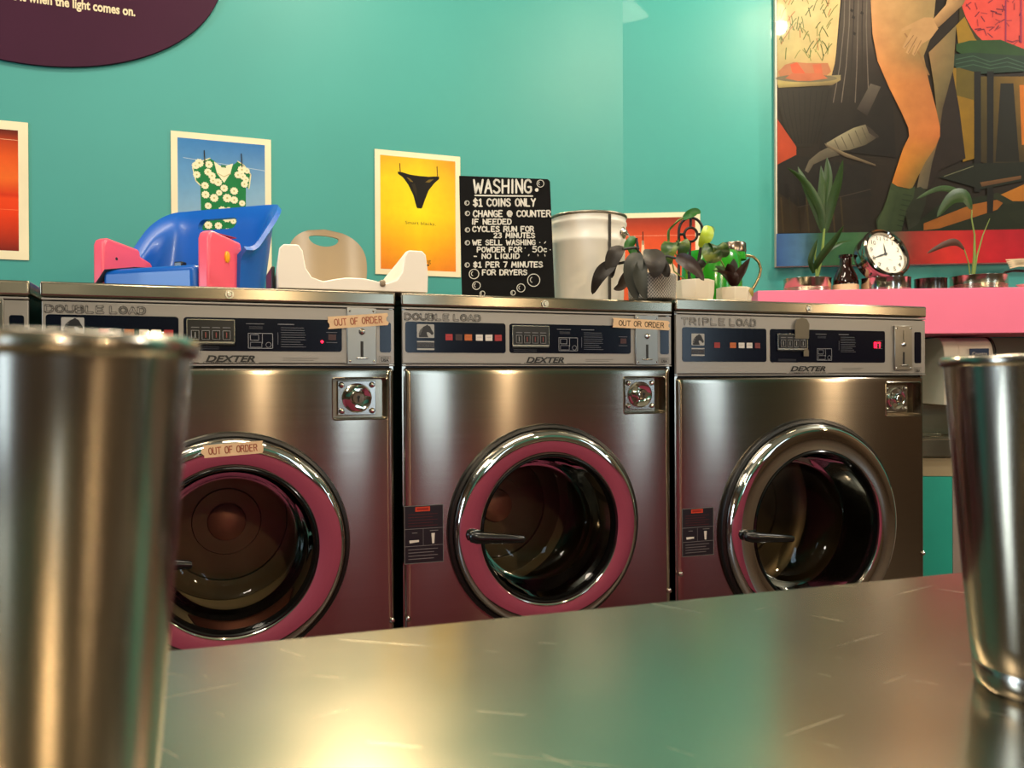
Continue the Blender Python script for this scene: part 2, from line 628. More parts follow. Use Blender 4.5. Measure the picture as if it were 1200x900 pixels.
# ================================================================== WASHING MACHINES
DOUBLE = dict(w=.667, lt=1.273, lb=1.245, pb=1.116, ring=(.3335, .752, .2335), lock=(.534, 1.005, .648, 1.0915), coin=(.5635, 1.1195, .625, 1.238),
              wl=(.0095, 1.1455, .238, 1.212), wr=(.247, 1.146, .5535, 1.212), vw=(.633, 1.1455, .657, 1.209), tx=(.0095, 1.2145, .178, 1.2305),
              dx=(.286, 1.1244, .380, 1.1375), bt=(.2525, 1.157, .342, 1.208), lg=(.035, 1.1512, .0735, 1.207), lab=(.006, .692, .091, .8155),
              title='DOUBLE LOAD', dep=.78)
TRIPLE = dict(w=.797, lt=1.2815, lb=1.2516, pb=1.0927, ring=(.4005, .703, .279), lock=(.655, .982, .780, 1.074), coin=(.6805, 1.1063, .7425, 1.2274),
              wl=(.020, 1.128, .2666, 1.2118), wr=(.2775, 1.127, .6516, 1.2118), vw=(.755, 1.126, .779, 1.2113), tx=(.019, 1.2165, .2335, 1.2355),
              dx=(.339, 1.1044, .4517, 1.1176), bt=(.298, 1.1554, .392, 1.200), lg=(.046, 1.142, .083, 1.1967), lab=(.020, .653, .107, .769),
              title='TRIPLE LOAD', dep=.78)
FRONT = 1.741
BASE = 0.15
DOORGLASS = glass_mat('door_glass', (232, 224, 208), 1.0, 0.02)


def washer(s0, P, label, tapes=(), led=None, digits=None):
    w, lt, lb, pb = (P[k] for k in ('w', 'lt', 'lb', 'pb'))
    t = thing('washing_machine', label, 'washing machine', (s0, FRONT, BASE), 0, 'coin washing machines in a row')
    Q = lambda x, y, z: Vector((x, y, z - BASE))            # local point from height above the floor
    face = lambda u, v, d: Q(u, -d, v)                      # sheet facing the room, d outwards
    cx, cz, R = P['ring']
    dep = P['dep']
    # cabinet: sides, back, floor, and the dark strip behind the seams
    mb = MB()
    for x0, x1 in ((.004, .012), (w - .012, w - .004)):
        mb.box(Q(x0, .012, BASE), Q(x1, dep, lb - .002))
    mb.box(Q(.012, dep - .01, BASE), Q(w - .012, dep, lb - .002))
    mb.box(Q(.012, .012, BASE), Q(w - .012, dep - .01, BASE + .01))
    mb.build('cabinet', STEEL, t)
    mb = MB()
    mb.box(Q(.013, .016, pb - .012), Q(w - .013, .022, lb - .001))
    mb.build('seam_backing', BLACKRUB, t)
    # lid
    lid = MB().box(Q(.0, .0, lb), Q(w, dep + .005, lt)).build('lid', LIDSTEEL, t, bevel=.0045, seg=3)
    lk = MB().lathe([(0, .0045), (.0045, .0045), (.0055, .002), (.0085, .002), (.0092, .001), (.0092, -.002)], 24, 'Y', Q(w * .4985, 0, (lt + lb) / 2))
    for v in range(len(lk.v)):
        lk.v[v].y = lk.v[v].y
    mm = MB().lathe([(.0001, -.006), (.0042, -.006), (.0055, -.003), (.0085, -.003), (.0092, -.001), (.0092, .002)], 24, 'Y', Q(w * .4985, 0, (lt + lb) / 2 - .001))
    mm.build('lid_lock', SCREW, lid)
    # control fascia with a rim at head and foot
    cp = MB().box(Q(.003, .003, pb + .0045), Q(w - .003, .012, lb - .0085)).build('control_panel', FACE, t, bevel=.0015)
    MB().box(Q(.003, .001, lb - .0065), Q(w - .003, .012, lb - .0025)).build('top_rim', FACE, cp, bevel=.0008)
    MB().box(Q(.003, .001, pb + .0005), Q(w - .003, .012, pb + .003)).build('bottom_rim', FACE, cp, bevel=.0008)
    fy = .003
    # the two dark windows and their print
    for key in ('wl', 'wr'):
        x0, z0, x1, z1 = P[key]
        d = MB().prism(rounded(x0, z0, x1, z1, .006), lambda u, v, q: Q(u, fy - q, v), -.001, .0006).build('display_window', NAVY, cp)
        pic = Pic()
        if key == 'wl':
            lx0, lz0, lx1, lz1 = P['lg']
            lw = lx1 - lx0
            hz = lz0 + (lz1 - lz0) * .47
            pic.poly(rounded(lx0, hz, lx1, lz1, .002), (168, 168, 166))
            hh = lz1 - hz
            horse = [(.12, .04), (.10, .3), (.18, .56), (.34, .78), (.52, .9), (.60, .98), (.66, .9), (.76, .84), (.84, .62), (.96, .36), (.93, .24), (.84, .22),
                     (.74, .36), (.64, .42), (.56, .4), (.58, .26), (.66, .04)]
            pic.poly([(lx0 + a * lw, hz + b * hh) for a, b in horse], (14, 16, 26))
            for k in range(6):
                a0 = .05 + k * .035
                pic.line([(lx0 + (a0 + .02) * lw, hz + (.22 + .13 * k) * hh), (lx0 + (a0 + .16) * lw, hz + (.25 + .12 * k) * hh)], .0007, (168, 168, 166))
            pic.poly([(lx0, lz0 + .0165), (lx1, lz0 + .0165), (lx1, lz0 + .0195), (lx0, lz0 + .0195)], (168, 168, 166))
            pic.poly([(lx0, lz0 + .005), (lx1, lz0 + .005), (lx1, lz0 + .015), (lx0, lz0 + .015)], (60, 62, 70))
            tp, tw = font_polys('DEXTER', .011, 0, .02)
            pic.text(tp, lambda a, b: (lx0 + .001 + a * (lw - .002) / tw, lz0 + .0062 + b), (20, 22, 32))
            pic.poly([(lx0, lz0), (lx1, lz0), (lx1, lz0 + .0035), (lx0, lz0 + .0035)], (176, 176, 172))
            sq = [(.0985, .1145, (176, 26, 34)), (.121, .1365, (44, 10, 14)), (.142, .159, (196, 98, 26)), (.168, .184, (222, 214, 206)), (.190, .2065, (222, 214, 206)), (.212, .2285, (170, 26, 34))]
            if P is TRIPLE:
                sq = [(.111, .128, (150, 34, 34)), (.157, .175, (186, 92, 30)), (.1825, .200, (214, 208, 202)), (.206, .2235, (214, 208, 202)), (.231, .247, (112, 24, 26))]
            for (a, b, c) in sq:
                zc = (1.1795 if P is DOUBLE else 1.169)
                pic.poly([(a, zc - .0068), (b, zc - .0068), (b, zc + .0068), (a, zc + .0068)], c)
                pic.line([(a + .003, zc + .001), (b - .003, zc + .001)], .0009, tuple(int(v * .7) for v in c))
        else:
            bx0, bz0, bx1, bz1 = P['bt']
            # wash programme drawing, instructions, small print
            mx = x0 + (x1 - x0) * .40
            pic.line([(mx - .006, z1 - .011), (mx + .028, z1 - .011)], .0016, (92, 94, 102))
            for k in range(2):
                pic.line([(mx, z1 - .017 - k * .0035), (mx + .026, z1 - .017 - k * .0035)], .0009, (70, 72, 82))
            f = [(mx - .002, z0 + .006), (mx + .045, z0 + .006), (mx + .045, z0 + .036), (mx - .002, z0 + .036), (mx - .002, z0 + .006)]
            pic.line(f, .0011, (150, 152, 158))
            pic.line([(mx + .002, z0 + .022), (mx + .018, z0 + .022), (mx + .018, z0 + .033), (mx + .002, z0 + .033), (mx + .002, z0 + .022)], .001, (150, 152, 158))
            pic.line([(mx + .002, z0 + .008), (mx + .024, z0 + .008), (mx + .024, z0 + .018), (mx + .002, z0 + .018), (mx + .002, z0 + .008)], .001, (130, 132, 140))
            pic.line([(mx + .025, z0 + .036), (mx + .025, z0 + .016)], .001, (150, 152, 158))
            pic.line(circle(mx + .037, z0 + .013, .0052, 14) + [(mx + .0422, z0 + .013)], .001, (150, 152, 158))
            ix = x0 + (x1 - x0) * .60
            pic.line([(ix - .006, z1 - .011), (ix + .026, z1 - .011)], .0018, (110, 112, 120))
            rnd = random.Random(5)
            for k in range(9):
                pic.line([(ix, z1 - .018 - k * .0048), (ix + .038 + rnd.random() * .012, z1 - .018 - k * .0048)], .0012, (80, 83, 94))
            pic.line([(ix - .006, z1 - .028), (ix - .006, z1 - .052)], .0012, (80, 83, 94))
            ex = x1 - .032
            pic.line([(ex, z1 - .026), (ex + .022, z1 - .026)], .0012, (96, 96, 104))
            pic.line([(ex, z1 - .047), (ex + .022, z1 - .047)], .0012, (96, 96, 104))
            pic.poly([(ex + .004, z1 - .042), (ex + .020, z1 - .042), (ex + .020, z1 - .030), (ex + .004, z1 - .030)], (58, 10, 14))
            for k in range(2):
                pic.line([(bx0 + .004, z0 + .004 + .0035 * k), (bx0 + .06, z0 + .004 + .0035 * k)], .0008, (66, 70, 80))
            # push button block
            bb = MB().box(Q(bx0, fy - .004, bz0), Q(bx1, fy, bz1)).build('button_block', mat('black_button_block', (12, 12, 14), .3), cp, bevel=.001)
            fr = .0012
            fm = MB()
            for (a0, c0, a1, c1) in ((bx0, bz1 - fr, bx1, bz1), (bx0, bz0 + .004, bx1, bz0 + .0075), (bx0, bz0 + .004, bx0 + fr, bz1), (bx1 - fr, bz0 + .004, bx1, bz1)):
                fm.box(Q(a0, fy - .0052, c0), Q(a1, fy - .0038, c1))
            fm.build('bezel', SCREW, bb)
            bw = (bx1 - bx0 - .012) / 4
            for k in range(4):
                a0 = bx0 + .006 + k * bw
                bk = MB().box(Q(a0 + .0015, fy - .0065, bz0 + .010), Q(a0 + bw - .0015, fy - .0038, bz0 + .030)).build('push_button', BLACKPL, bb, bevel=.0008)
                pp = Pic()
                c0, c1, e0, e1 = a0 + .0018, a0 + bw - .0018, bz0 + .0103, bz0 + .0297
                pp.line([(c0 + .001, e0 + .001), (c1 - .001, e0 + .001), (c1 - .001, e1 - .001), (c0 + .001, e1 - .001), (c0 + .001, e0 + .001)], .0009, (140, 140, 142))
                pp.line([((c0 + c1) / 2, e0 + .005), ((c0 + c1) / 2, e1 - .005)], .0016, (150, 62, 62) if P is DOUBLE and k else (160, 160, 160))
                pp.line([(c0 + .001, e1 + .005), (c1 - .001, e1 + .005)], .0018, (120, 120, 124))
                pp.build('button_mark', lambda u, v, q: Q(u, fy - .0066 - q, v), DISPLAYPRINT, bb, start=.0001)
        pic.build('display_print', lambda u, v, q: Q(u, fy - .0007 - q, v), DISPLAYPRINT, cp)
    x0, z0, x1, z1 = P['vw']
    MB().prism(rounded(x0, z0, x1, z1, .0045), lambda u, v, q: Q(u, fy - q, v), -.001, .0006).build('indicator_window', NAVY, cp)
    if led:
        o = MB().lathe([(.0001, -.0022), (.0028, -.0012), (.003, 0)], 16, 'Y', Q(led[0], fy, led[1])).build('signal_light', LED, cp)
        o['label'] = 'small lit red signal light'
    if digits:
        pic = MB()
        for k, ds in enumerate(((1, 1, 1, 0, 1, 1, 1), (1, 0, 1, 0, 0, 1, 0))):
            ox, oz, dw, dh, b = digits[0] + k * .0115, digits[1], .0085, .015, .0021
            segs = [(0, dh - b, dw, dh), (0, dh / 2, b, dh), (dw - b, dh / 2, dw, dh), (0, dh / 2 - b / 2, dw, dh / 2 + b / 2), (0, 0, b, dh / 2), (dw - b, 0, dw, dh / 2), (0, 0, dw, b)]
            for on, (q0, q1, q2, q3) in zip(ds, segs):
                if on:
                    pic.box(Q(ox + q0, fy - .0022, oz + q1), Q(ox + q2, fy - .001, oz + q3))
        o = pic.build('digit_display', LED, cp)
        o['label'] = 'lit red digits reading 07'
    # lettering on the fascia
    pic = Pic()
    x0, z0, x1, z1 = P['tx']
    hgt = z1 - z0
    words = P['title'].split(' ')
    wfr = [(0, .575), (.645, 1.0)]
    for wd, (f0, f1) in zip(words, wfr):
        lines = stroke_lines(wd, .26)
        m_ = [[(x0 + (x1 - x0) * (f0 + (f1 - f0) * a), z0 + .0022 + (hgt - .0044) * b) for a, b in pl] for pl in lines]
        for pl in m_:
            pic.line(pl, .0046, (58, 56, 54))
        for pl in m_:
            pic.line(pl, .0026, (150, 146, 140))
    x0, z0, x1, z1 = P['dx']
    tp, tw = font_polys('DEXTER', (z1 - z0) * 1.38, .32, .035)
    pic.text(tp, lambda a, b: (x0 + a * (x1 - x0) / tw, z0 + b), (18, 17, 16))
    tp, tw = font_polys('COMMERCIAL WASHER', .0052, .2, .01)
    pic.text(tp, lambda a, b: (x0 - .005 + a * (x1 - x0 + .006) / tw, pb + .0055 + b), (64, 62, 58))
    pic.line([(.006, pb + .0068), (x0 - .012, pb + .0068)], .0012, (30, 28, 26))
    pic.line([(x1 + .008, pb + .0068), (P['coin'][0] - .004, pb + .0068)], .0012, (30, 28, 26))
    for k in range(2):
        pic.line([(x1 + .055, z0 + .004 + .004 * k), (x1 + .115 + .01 * k, z0 + .004 + .004 * k)], .0009, (110, 106, 100))
    vx0, vz0, vx1, vz1 = P['vw']
    ux0, ux1, uz0, uz1 = vx0 - .002, vx1 - .001, pb + .0085, pb + .0215
    pic.line([(ux0, uz0), (ux1, uz0), (ux1, uz1), (ux0, uz1), (ux0, uz0)], .0006, (90, 86, 80))
    tp, tw = font_polys('MADE IN', .0042, 0, .02)
    pic.text(tp, lambda a, b: (ux0 + .003 + a * (ux1 - ux0 - .006) / tw, uz0 + .0078 + b), (60, 56, 52))
    tp, tw = font_polys('USA', .0072, 0, .04)
    pic.text(tp, lambda a, b: (ux0 + .004 + a * (ux1 - ux0 - .008) / tw, uz0 + .0016 + b), (34, 30, 28))
    pic.build('lettering', lambda u, v, q: Q(u, fy - .0002 - q, v), PANELPRINT, cp, step=.00004)
    # coin plate
    x0, z0, x1, z1 = P['coin']
    xm = (x0 + x1) / 2
    pl = MB().box(Q(x0, -.003, z0), Q(x1, .003, z1)).build('coin_plate', mat('coin_plate_steel', (150, 146, 138), .3, 1.0, vary=.08), t, bevel=.0012)
    hh = z1 - z0
    MB().box(Q(xm - .003, -.0036, z0 + hh * .13), Q(xm + .003, -.002, z0 + hh * .41)).build('coin_slot', INK, pl)
    MB().lathe([(.0001, -.009), (.0045, -.008), (.0068, -.004), (.0072, -.002)], 20, 'Y', Q(xm, 0, z0 + hh * .58)).build('coin_bolt', SCREW, pl)
    MB().box(Q(xm - .012, -.0085, z0 + hh * .10), Q(xm + .012, -.002, z0 + hh * .125)).build('coin_lip', SCREW, pl, bevel=.0015)
    for ax, az in ((x0 + .006, z0 + .007), (x1 - .006, z0 + .007), (x0 + .006, z1 - .007), (x1 - .006, z1 - .007)):
        MB().lathe([(.0001, -.0048), (.002, -.0044), (.0026, -.003)], 12, 'Y', Q(ax, 0, az)).build('plate_screw', SCREW, pl)
    if P is TRIPLE:
        MB().box(Q(xm - .001, -.0045, z1 - hh * .36), Q(xm + .001, -.002, z1 - hh * .1)).build('coin_groove', SCREW, pl)
    # front panel: slightly bulged sheet with an opening for the drum and for the lock recess
    lx0, lz0, lx1, lz1 = P['lock']
    px0, px1, pz0, pz1 = .007, w - .004, BASE + .01, pb - .003

    def py(x, z):
        u = 2 * (x - px0) / (px1 - px0) - 1
        e = max(0, 1 - min(x - px0, px1 - x) / .007) ** 2 * .005 + max(0, 1 - (pz1 - z) / .007) ** 2 * .005
        return .007 - .0065 * (1 - u * u) + e
    xs = sorted(set([px0, px0 + .002, px0 + .004, px0 + .007, px1 - .007, px1 - .004, px1 - .002, px1, lx0, lx1] + [px0 + (px1 - px0) * k / 44 for k in range(1, 44)]))
    zs = sorted(set([pz0, pz1 - .007, pz1 - .004, pz1 - .002, pz1, lz0, lz1] + [pz0 + (pz1 - pz0) * k / 60 for k in range(1, 60)]))
    vs = [Q(x, py(x, z), z) for z in zs for x in xs]
    fs = []
    nx = len(xs)
    for j in range(len(zs) - 1):
        for i in range(nx - 1):
            mx_, mz_ = (xs[i] + xs[i + 1]) / 2, (zs[j] + zs[j + 1]) / 2
            if lx0 < mx_ < lx1 and lz0 < mz_ < lz1:
                continue
            if math.hypot(mx_ - cx, mz_ - cz) < R * .86:
                continue
            a_ = j * nx + i
            fs.append((a_, a_ + 1, a_ + nx + 1, a_ + nx))
    fp = MB().add(vs, fs).build('front_panel', STEEL, t, smooth=60)
    # recess for the lock
    yb, fl = .030, py(lx0, lz0)
    rc = MB()
    o_ = rounded(lx0, lz0, lx1, lz1, .006)
    i_ = rounded(lx0 + .003, lz0 + .003, lx1 - .003, lz1 - .003, .005)
    outer = [Q(u, py(u, v) - .0015, v) for u, v in o_]
    outer2 = [Q(lx0 - .004 if u < lx0 + .01 and False else u, py(u, v) + .0005, v) for u, v in rounded(lx0 - .003, lz0 - .003, lx1 + .003, lz1 + .003, .008)]
    inner = [Q(u, yb, v) for u, v in i_]
    rc.loft([outer2, outer, inner], caps=False)
    rc.add(inner, [tuple(range(len(inner)))])
    rc.build('lock_recess', LIDSTEEL, fp)
    lcx, lcz = (lx0 + lx1) / 2 - (.004 if P is DOUBLE else .012), (lz0 + lz1) / 2 + .001
    pw, ph = .040, .036
    lp = MB().box(Q(lcx - pw, yb - .010, lcz - ph), Q(lcx + pw, yb - .001, lcz + ph)).build('lock_plate', mat('lock_plate_steel', (176, 172, 164), .2, 1.0), t, bevel=.001)
    MB().lathe([(.031, yb - .010), (.031, yb - .014), (.028, yb - .0155), (.022, yb - .012), (.015, yb - .011), (.0135, yb - .013), (.0135, yb - .026), (.0115, yb - .029), (.0001, yb - .029)],
               40, 'Y', Q(lcx, 0, lcz)).build('lock_cup', CHROME, lp)
    kh = MB().lathe([(.0001, yb - .0296), (.0034, yb - .0296), (.0034, yb - .0285)], 16, 'Y', Q(lcx, 0, lcz + .002))
    kh.box(Q(lcx - .0017, yb - .0296, lcz - .008), Q(lcx + .0017, yb - .0285, lcz + .001))
    kh.build('keyhole', INK, lp)
    for ax in (-1, 1):
        for az in (-1, 1):
            MB().lathe([(.0001, yb - .0165), (.004, yb - .0155), (.0062, yb - .012), (.0064, yb - .0095)], 16, 'Y', Q(lcx + ax * .032, 0, lcz + az * .0275)).build('plate_screw', SCREW, lp)
    for sx, sz in ((px0 + .006 if P is DOUBLE else px0 + .008, .574 if P is DOUBLE else .6115), (px1 - .006, .574 if P is DOUBLE else .602)):
        MB().lathe([(.0001, -.007), (.003, -.0065), (.0058, -.0035), (.0062, .002)], 18, 'Y', Q(sx, py(sx, sz), sz)).build('panel_screw', SCREW, fp)
    # instruction sticker
    x0, z0, x1, z1 = P['lab']
    pic = Pic()
    pic.poly([(x0, z0), (x1, z0), (x1, z1), (x0, z1)], (18, 18, 30))
    hh, ww = z1 - z0, x1 - x0
    pic.line([(x0, z0), (x1, z0), (x1, z1), (x0, z1), (x0, z0)], .0012, (120, 116, 116))
    for f in (.30, .60):
        pic.line([(x0, z0 + hh * f), (x1, z0 + hh * f)], .0011, (120, 118, 120))
    pic.line([(x0 + ww * .48, z0 + hh * .3), (x0 + ww * .48, z0 + hh * .6)], .0012, (96, 94, 98))
    pic.poly([(x0 + ww * .28, z1 - hh * .10), (x0 + ww * .66, z1 - hh * .10), (x0 + ww * .66, z1 - hh * .02), (x0 + ww * .28, z1 - hh * .02)], (206, 66, 36))
    pic.poly([(x0 + ww * .32, z1 - hh * .08), (x0 + ww * .62, z1 - hh * .08), (x0 + ww * .62, z1 - hh * .04), (x0 + ww * .32, z1 - hh * .04)], (150, 30, 20))
    for k in range(5):
        pic.line([(x0 + ww * .1, z1 - hh * (.15 + .05 * k)), (x0 + ww * (.85 - .12 * (k % 2)), z1 - hh * (.15 + .05 * k))], .0014, (78, 28, 34))
    for k in range(4):
        pic.line([(x0 + ww * .1, z0 + hh * (.24 - .055 * k)), (x0 + ww * (.85 - .1 * (k % 2)), z0 + hh * (.24 - .055 * k))], .0017, (112, 108, 112))
    pic.line([(x0 + ww * .2, z0 + hh * .53), (x0 + ww * .32, z0 + hh * .53)], .0016, (120, 118, 120))
    pic.line([(x0 + ww * .66, z0 + hh * .555), (x0 + ww * .86, z0 + hh * .555)], .0016, (120, 118, 120))
    pic.poly([(x0 + ww * .12, z0 + hh * .405), (x0 + ww * .13, z0 + hh * .355), (x0 + ww * .37, z0 + hh * .37), (x0 + ww * .37, z0 + hh * .405)], (226, 222, 214))
    pic.poly([(x0 + ww * .69, z0 + hh * .51), (x0 + ww * .78, z0 + hh * .51), (x0 + ww * .765, z0 + hh * .33), (x0 + ww * .71, z0 + hh * .33)], (226, 222, 214))
    pic.build('instruction_label', lambda u, v, q: Q(u, py(.02, v) + (py(x1, v) - py(.02, v)) * (u - x0) / (x1 - x0) - .0012 - q, v), STICK, fp, step=.00002)
    # door
    k = R / .2335
    door = MB().lathe([(R * .958, .006), (R * .956, -.006), (R * .950, -.016), (R * .937, -.0245), (R * .918, -.0305), (R * .893, -.032), (R * .725, -.032), (R * .712, -.030), (R * .706, -.026), (R * .704, .006)],
                      128, 'Y', Q(cx, 0, cz)).build('door', CHROME, t, smooth=50)
    MB().lathe([(R * 1.0, .006), (R * 1.0, -.004), (R * .99, -.009), (R * .965, -.0105), (R * .955, -.008), (R * .952, .004)], 96, 'Y', Q(cx, 0, cz)).build('door_seal', BLACKRUB, door)
    MB().lathe([(R * .712, -.0305), (R * .70, -.033), (R * .688, -.031), (R * .676, -.020), (R * .668, .02), (R * .66, .09)], 96, 'Y', Q(cx, 0, cz)).build('window_gasket', mat('glossy_black_gasket', (10, 9, 8), .12), door)
    gp = [(R * .672, -.010), (R * .66, .03), (R * .63, .075), (R * .58, .105), (R * .50, .118), (R * .36, .127), (R * .2, .132), (.0001, .134)]
    MB().lathe(gp, 96, 'Y', Q(cx, 0, cz)).build('door_glass', DOORGLASS, door)
    hx = cx - R * .785
    hb = MB()
    secs = []
    for q, (dx_, hw, dy) in enumerate(((-.016, .004, .006), (-.012, .011, .010), (.0, .0135, .013), (.016, .0130, .012), (.03, .0120, .010), (.07, .0105, .0085), (.105, .0085, .007), (.11, .006, .005))):
        dx_ *= (1.0 if P is DOUBLE else 1.13)
        ring_ = []
        for n_ in range(16):
            a_ = 2 * PI * n_ / 16
            ring_.append(Q(hx + dx_, -.050 - dy * math.cos(a_) + (.006 if q < 2 else 0), cz - .004 - dx_ * .10 + hw * math.sin(a_)))
        secs.append(ring_)
    hb.loft(secs)
    hb.lathe([(.011, -.045), (.011, -.030)], 20, 'Y', Q(hx, 0, cz - .004))
    hb.build('handle', BLACKPL, door, smooth=50)
    # drum
    dr = MB()
    dr.lathe([(R * .80, .03), (R * .92, .05), (R * .95, .09), (R * .95, .33), (R * .90, .345), (R * .80, .35), (R * .79, .343), (R * .60, .347), (R * .59, .353), (R * .34, .356), (R * .33, .349), (.0001, .352)],
             96, 'Y', Q(cx, 0, cz))
    dr = dr.build('drum', DARKSTEEL, t, smooth=40)
    MB().lathe([(R * .19, .350), (R * .18, .338), (R * .12, .330), (R * .03, .328), (.0001, .328)], 40, 'Y', Q(cx, 0, cz)).build('drum_hub', mat('pinkish_hub_metal', (170, 120, 112), .5, .6), dr)
    for tx in tapes:
        tx(t, Q, R, cx, cz, py)
    return t


def tape(x, z, wd, ht, rot, text, ink, y, lab, seed, lh=.52):
    def make(t, Q, R, cx, cz, py):
        rnd = random.Random(seed)
        c, s = math.cos(rot), math.sin(rot)
        l = [(-wd / 2 + rnd.uniform(-.003, .003), -ht / 2 + ht * q / 5) for q in range(6)]
        r = [(wd / 2 + rnd.uniform(-.003, .003), ht / 2 - ht * q / 5) for q in range(6)]
        place = lambda u, v, q: Q(x + u * c - v * s, y - q, z + u * s + v * c)
        o = MB().prism(l + r, place, 0, .0004).build('masking_tape', mat('cream_masking_tape', (226, 192, 152), .8, vary=.08, scale=60), t)
        pic = Pic()
        for pl in stroke_lines(text, .22):
            pic.line([(-wd * .40 + wd * .80 * a + rnd.uniform(-.0004, .0004), -ht * lh / 2 + ht * lh * b) for a, b in pl], .0019, ink)
        pic.build('tape_writing', lambda u, v, q: place(u, v, .0005 + q), TAPE, o, step=.00001)
        o['label'] = lab
    return make


def duct(t, Q, R, cx, cz, py):
    rnd = random.Random(4)
    mb = MB()
    o_ = [(-.022, -.026), (.022, -.026), (.024, .012), (.016, .024), (0, .028), (-.016, .022), (-.023, .010)]
    mb.prism([(.372 + a * .98, 1.214 + b) for a, b in o_], lambda u, v, d: Q(u, -d, v), .0034, .0042)
    mb.prism([(.385 + a * .35, 1.152 + b * .35) for a, b in o_], lambda u, v, d: Q(u, -d, v), .0034, .0042)
    o = mb.build('duct_tape', mat('grey_duct_tape', (104, 96, 80), .5, .3), t)
    o['label'] = 'torn scrap of grey tape'


L1, L2, L3 = -.2796, .3989, 1.073
washer(L1 - .667 - .0155, DOUBLE, 'partly seen steel washing machine at the far left edge behind the steel cup', [])
washer(L1, DOUBLE, 'steel double load washer with tape on its door ring and booster seats on top',
       [tape(.587, 1.2105, .124, .0255, .085, 'OUT OF ORDER', (178, 92, 70), -.0036, 'masking tape reading OUT OF ORDER on the coin plate', 1),
        tape(.336, .953, .112, .0245, .055, 'OUT OF ORDER', (178, 92, 70), -.0335, 'masking tape reading OUT OF ORDER on the door ring', 2)], led=(.513, 1.1665))
washer(L2, DOUBLE, 'middle steel double load washer with chalkboard and white bucket on top', [tape(.579, 1.2165, .150, .0225, -.03, 'OUT OR ORDER', (62, 48, 36), -.0036, 'masking tape reading OUT OR ORDER', 3)])
washer(L3, TRIPLE, 'steel triple load washer on the right with lit red digits and plants on top', [duct], digits=(.6135, 1.1665))

# ================================================================== STEEL COUNTER AND CUPS
ctr = thing('serving_counter', 'steel topped counter in the foreground with scratched top and pink back', 'counter', (0, 0.55, 0), math.radians(-2.27))
CSTEEL = None


def counter_steel():
    m = bpy.data.materials.new('scratched_counter_steel')
    m.use_nodes = True
    N, L = m.node_tree.nodes, m.node_tree.links
    b_ = N['Principled BSDF']
    b_.inputs['Metallic'].default_value = 1
    tc = N.new('ShaderNodeTexCoord')
    n1 = N.new('ShaderNodeTexNoise')
    n1.inputs['Scale'].default_value = 5
    n1.inputs['Detail'].default_value = 6
    L.new(tc.outputs['Object'], n1.inputs['Vector'])
    mr = N.new('ShaderNodeMapRange')
    mr.inputs['To Min'].default_value = .17
    mr.inputs['To Max'].default_value = .29
    L.new(n1.outputs['Fac'], mr.inputs['Value'])
    cr = N.new('ShaderNodeValToRGB')
    cr.color_ramp.elements[0].color = lin((158, 148, 130))
    cr.color_ramp.elements[1].color = lin((184, 174, 154))
    L.new(n1.outputs['Fac'], cr.inputs['Fac'])
    # fine scratches in two directions
    masks = []
    for ang, sx, sy, th in ((.55, 4, 180, .752), (-.25, 3, 210, .765), (1.0, 8, 210, .77)):
        mp = N.new('ShaderNodeMapping')
        mp.inputs['Rotation'].default_value = (0, 0, ang)
        L.new(tc.outputs['Object'], mp.inputs['Vector'])
        mp2 = N.new('ShaderNodeMapping')
        mp2.inputs['Scale'].default_value = (sx, sy, 1)
        L.new(mp.outputs['Vector'], mp2.inputs['Vector'])
        n2 = N.new('ShaderNodeTexNoise')
        n2.inputs['Scale'].default_value = 1.6
        n2.inputs['Detail'].default_value = 3
        L.new(mp2.outputs['Vector'], n2.inputs['Vector'])
        q = N.new('ShaderNodeMapRange')
        q.inputs['From Min'].default_value = th - .06
        q.inputs['From Max'].default_value = th
        L.new(n2.outputs['Fac'], q.inputs['Value'])
        masks.append(q)
    add = N.new('ShaderNodeMath')
    add.operation = 'ADD'
    L.new(masks[0].outputs[0], add.inputs[0])
    L.new(masks[1].outputs[0], add.inputs[1])
    add2 = N.new('ShaderNodeMath')
    add2.operation = 'ADD'
    add2.use_clamp = True
    L.new(add.outputs[0], add2.inputs[0])
    L.new(masks[2].outputs[0], add2.inputs[1])
    mx = N.new('ShaderNodeMixRGB')
    mx.inputs['Color2'].default_value = lin((196, 186, 164))
    L.new(add2.outputs[0], mx.inputs['Fac'])
    L.new(cr.outputs['Color'], mx.inputs['Color1'])
    L.new(mx.outputs['Color'], b_.inputs['Base Color'])
    rr = N.new('ShaderNodeMath')
    rr.operation = 'MULTIPLY_ADD'
    rr.inputs[1].default_value = .09
    L.new(add2.outputs[0], rr.inputs[0])
    L.new(mr.outputs['Result'], rr.inputs[2])
    L.new(rr.outputs[0], b_.inputs['Roughness'])
    bp = N.new('ShaderNodeBump')
    bp.inputs['Strength'].default_value = .12
    bp.inputs['Distance'].default_value = .0003
    L.new(add2.outputs[0], bp.inputs['Height'])
    L.new(bp.outputs['Normal'], b_.inputs['Normal'])
    return m


CSTEEL = counter_steel()
CZ = .92
MB().box((-1.7, -.78, CZ - .05), (2.15, 0, CZ)).build('worktop', CSTEEL, ctr, bevel=.003)
MB().box((-1.66, -.05, .08), (2.11, -.022, CZ - .05)).build('back_panel', COUNTERPINK, ctr)
cb = MB()
cb.box((-1.66, -.70, 0), (2.11, -.05, .08))
for x in (-1.66, -.4, .86, 2.085):
    cb.box((x, -.70, .08), (x + .025, -.05, CZ - .05))
cb.build('counter_frame', mat('dark_counter_frame', (52, 44, 40), .6), ctr)

CUPST = mat('spun_steel_cup', (160, 152, 140), .17, 1.0, aniso=.3, vary=.12, scale=3, stretch=(6, 6, .6), rvary=.06)


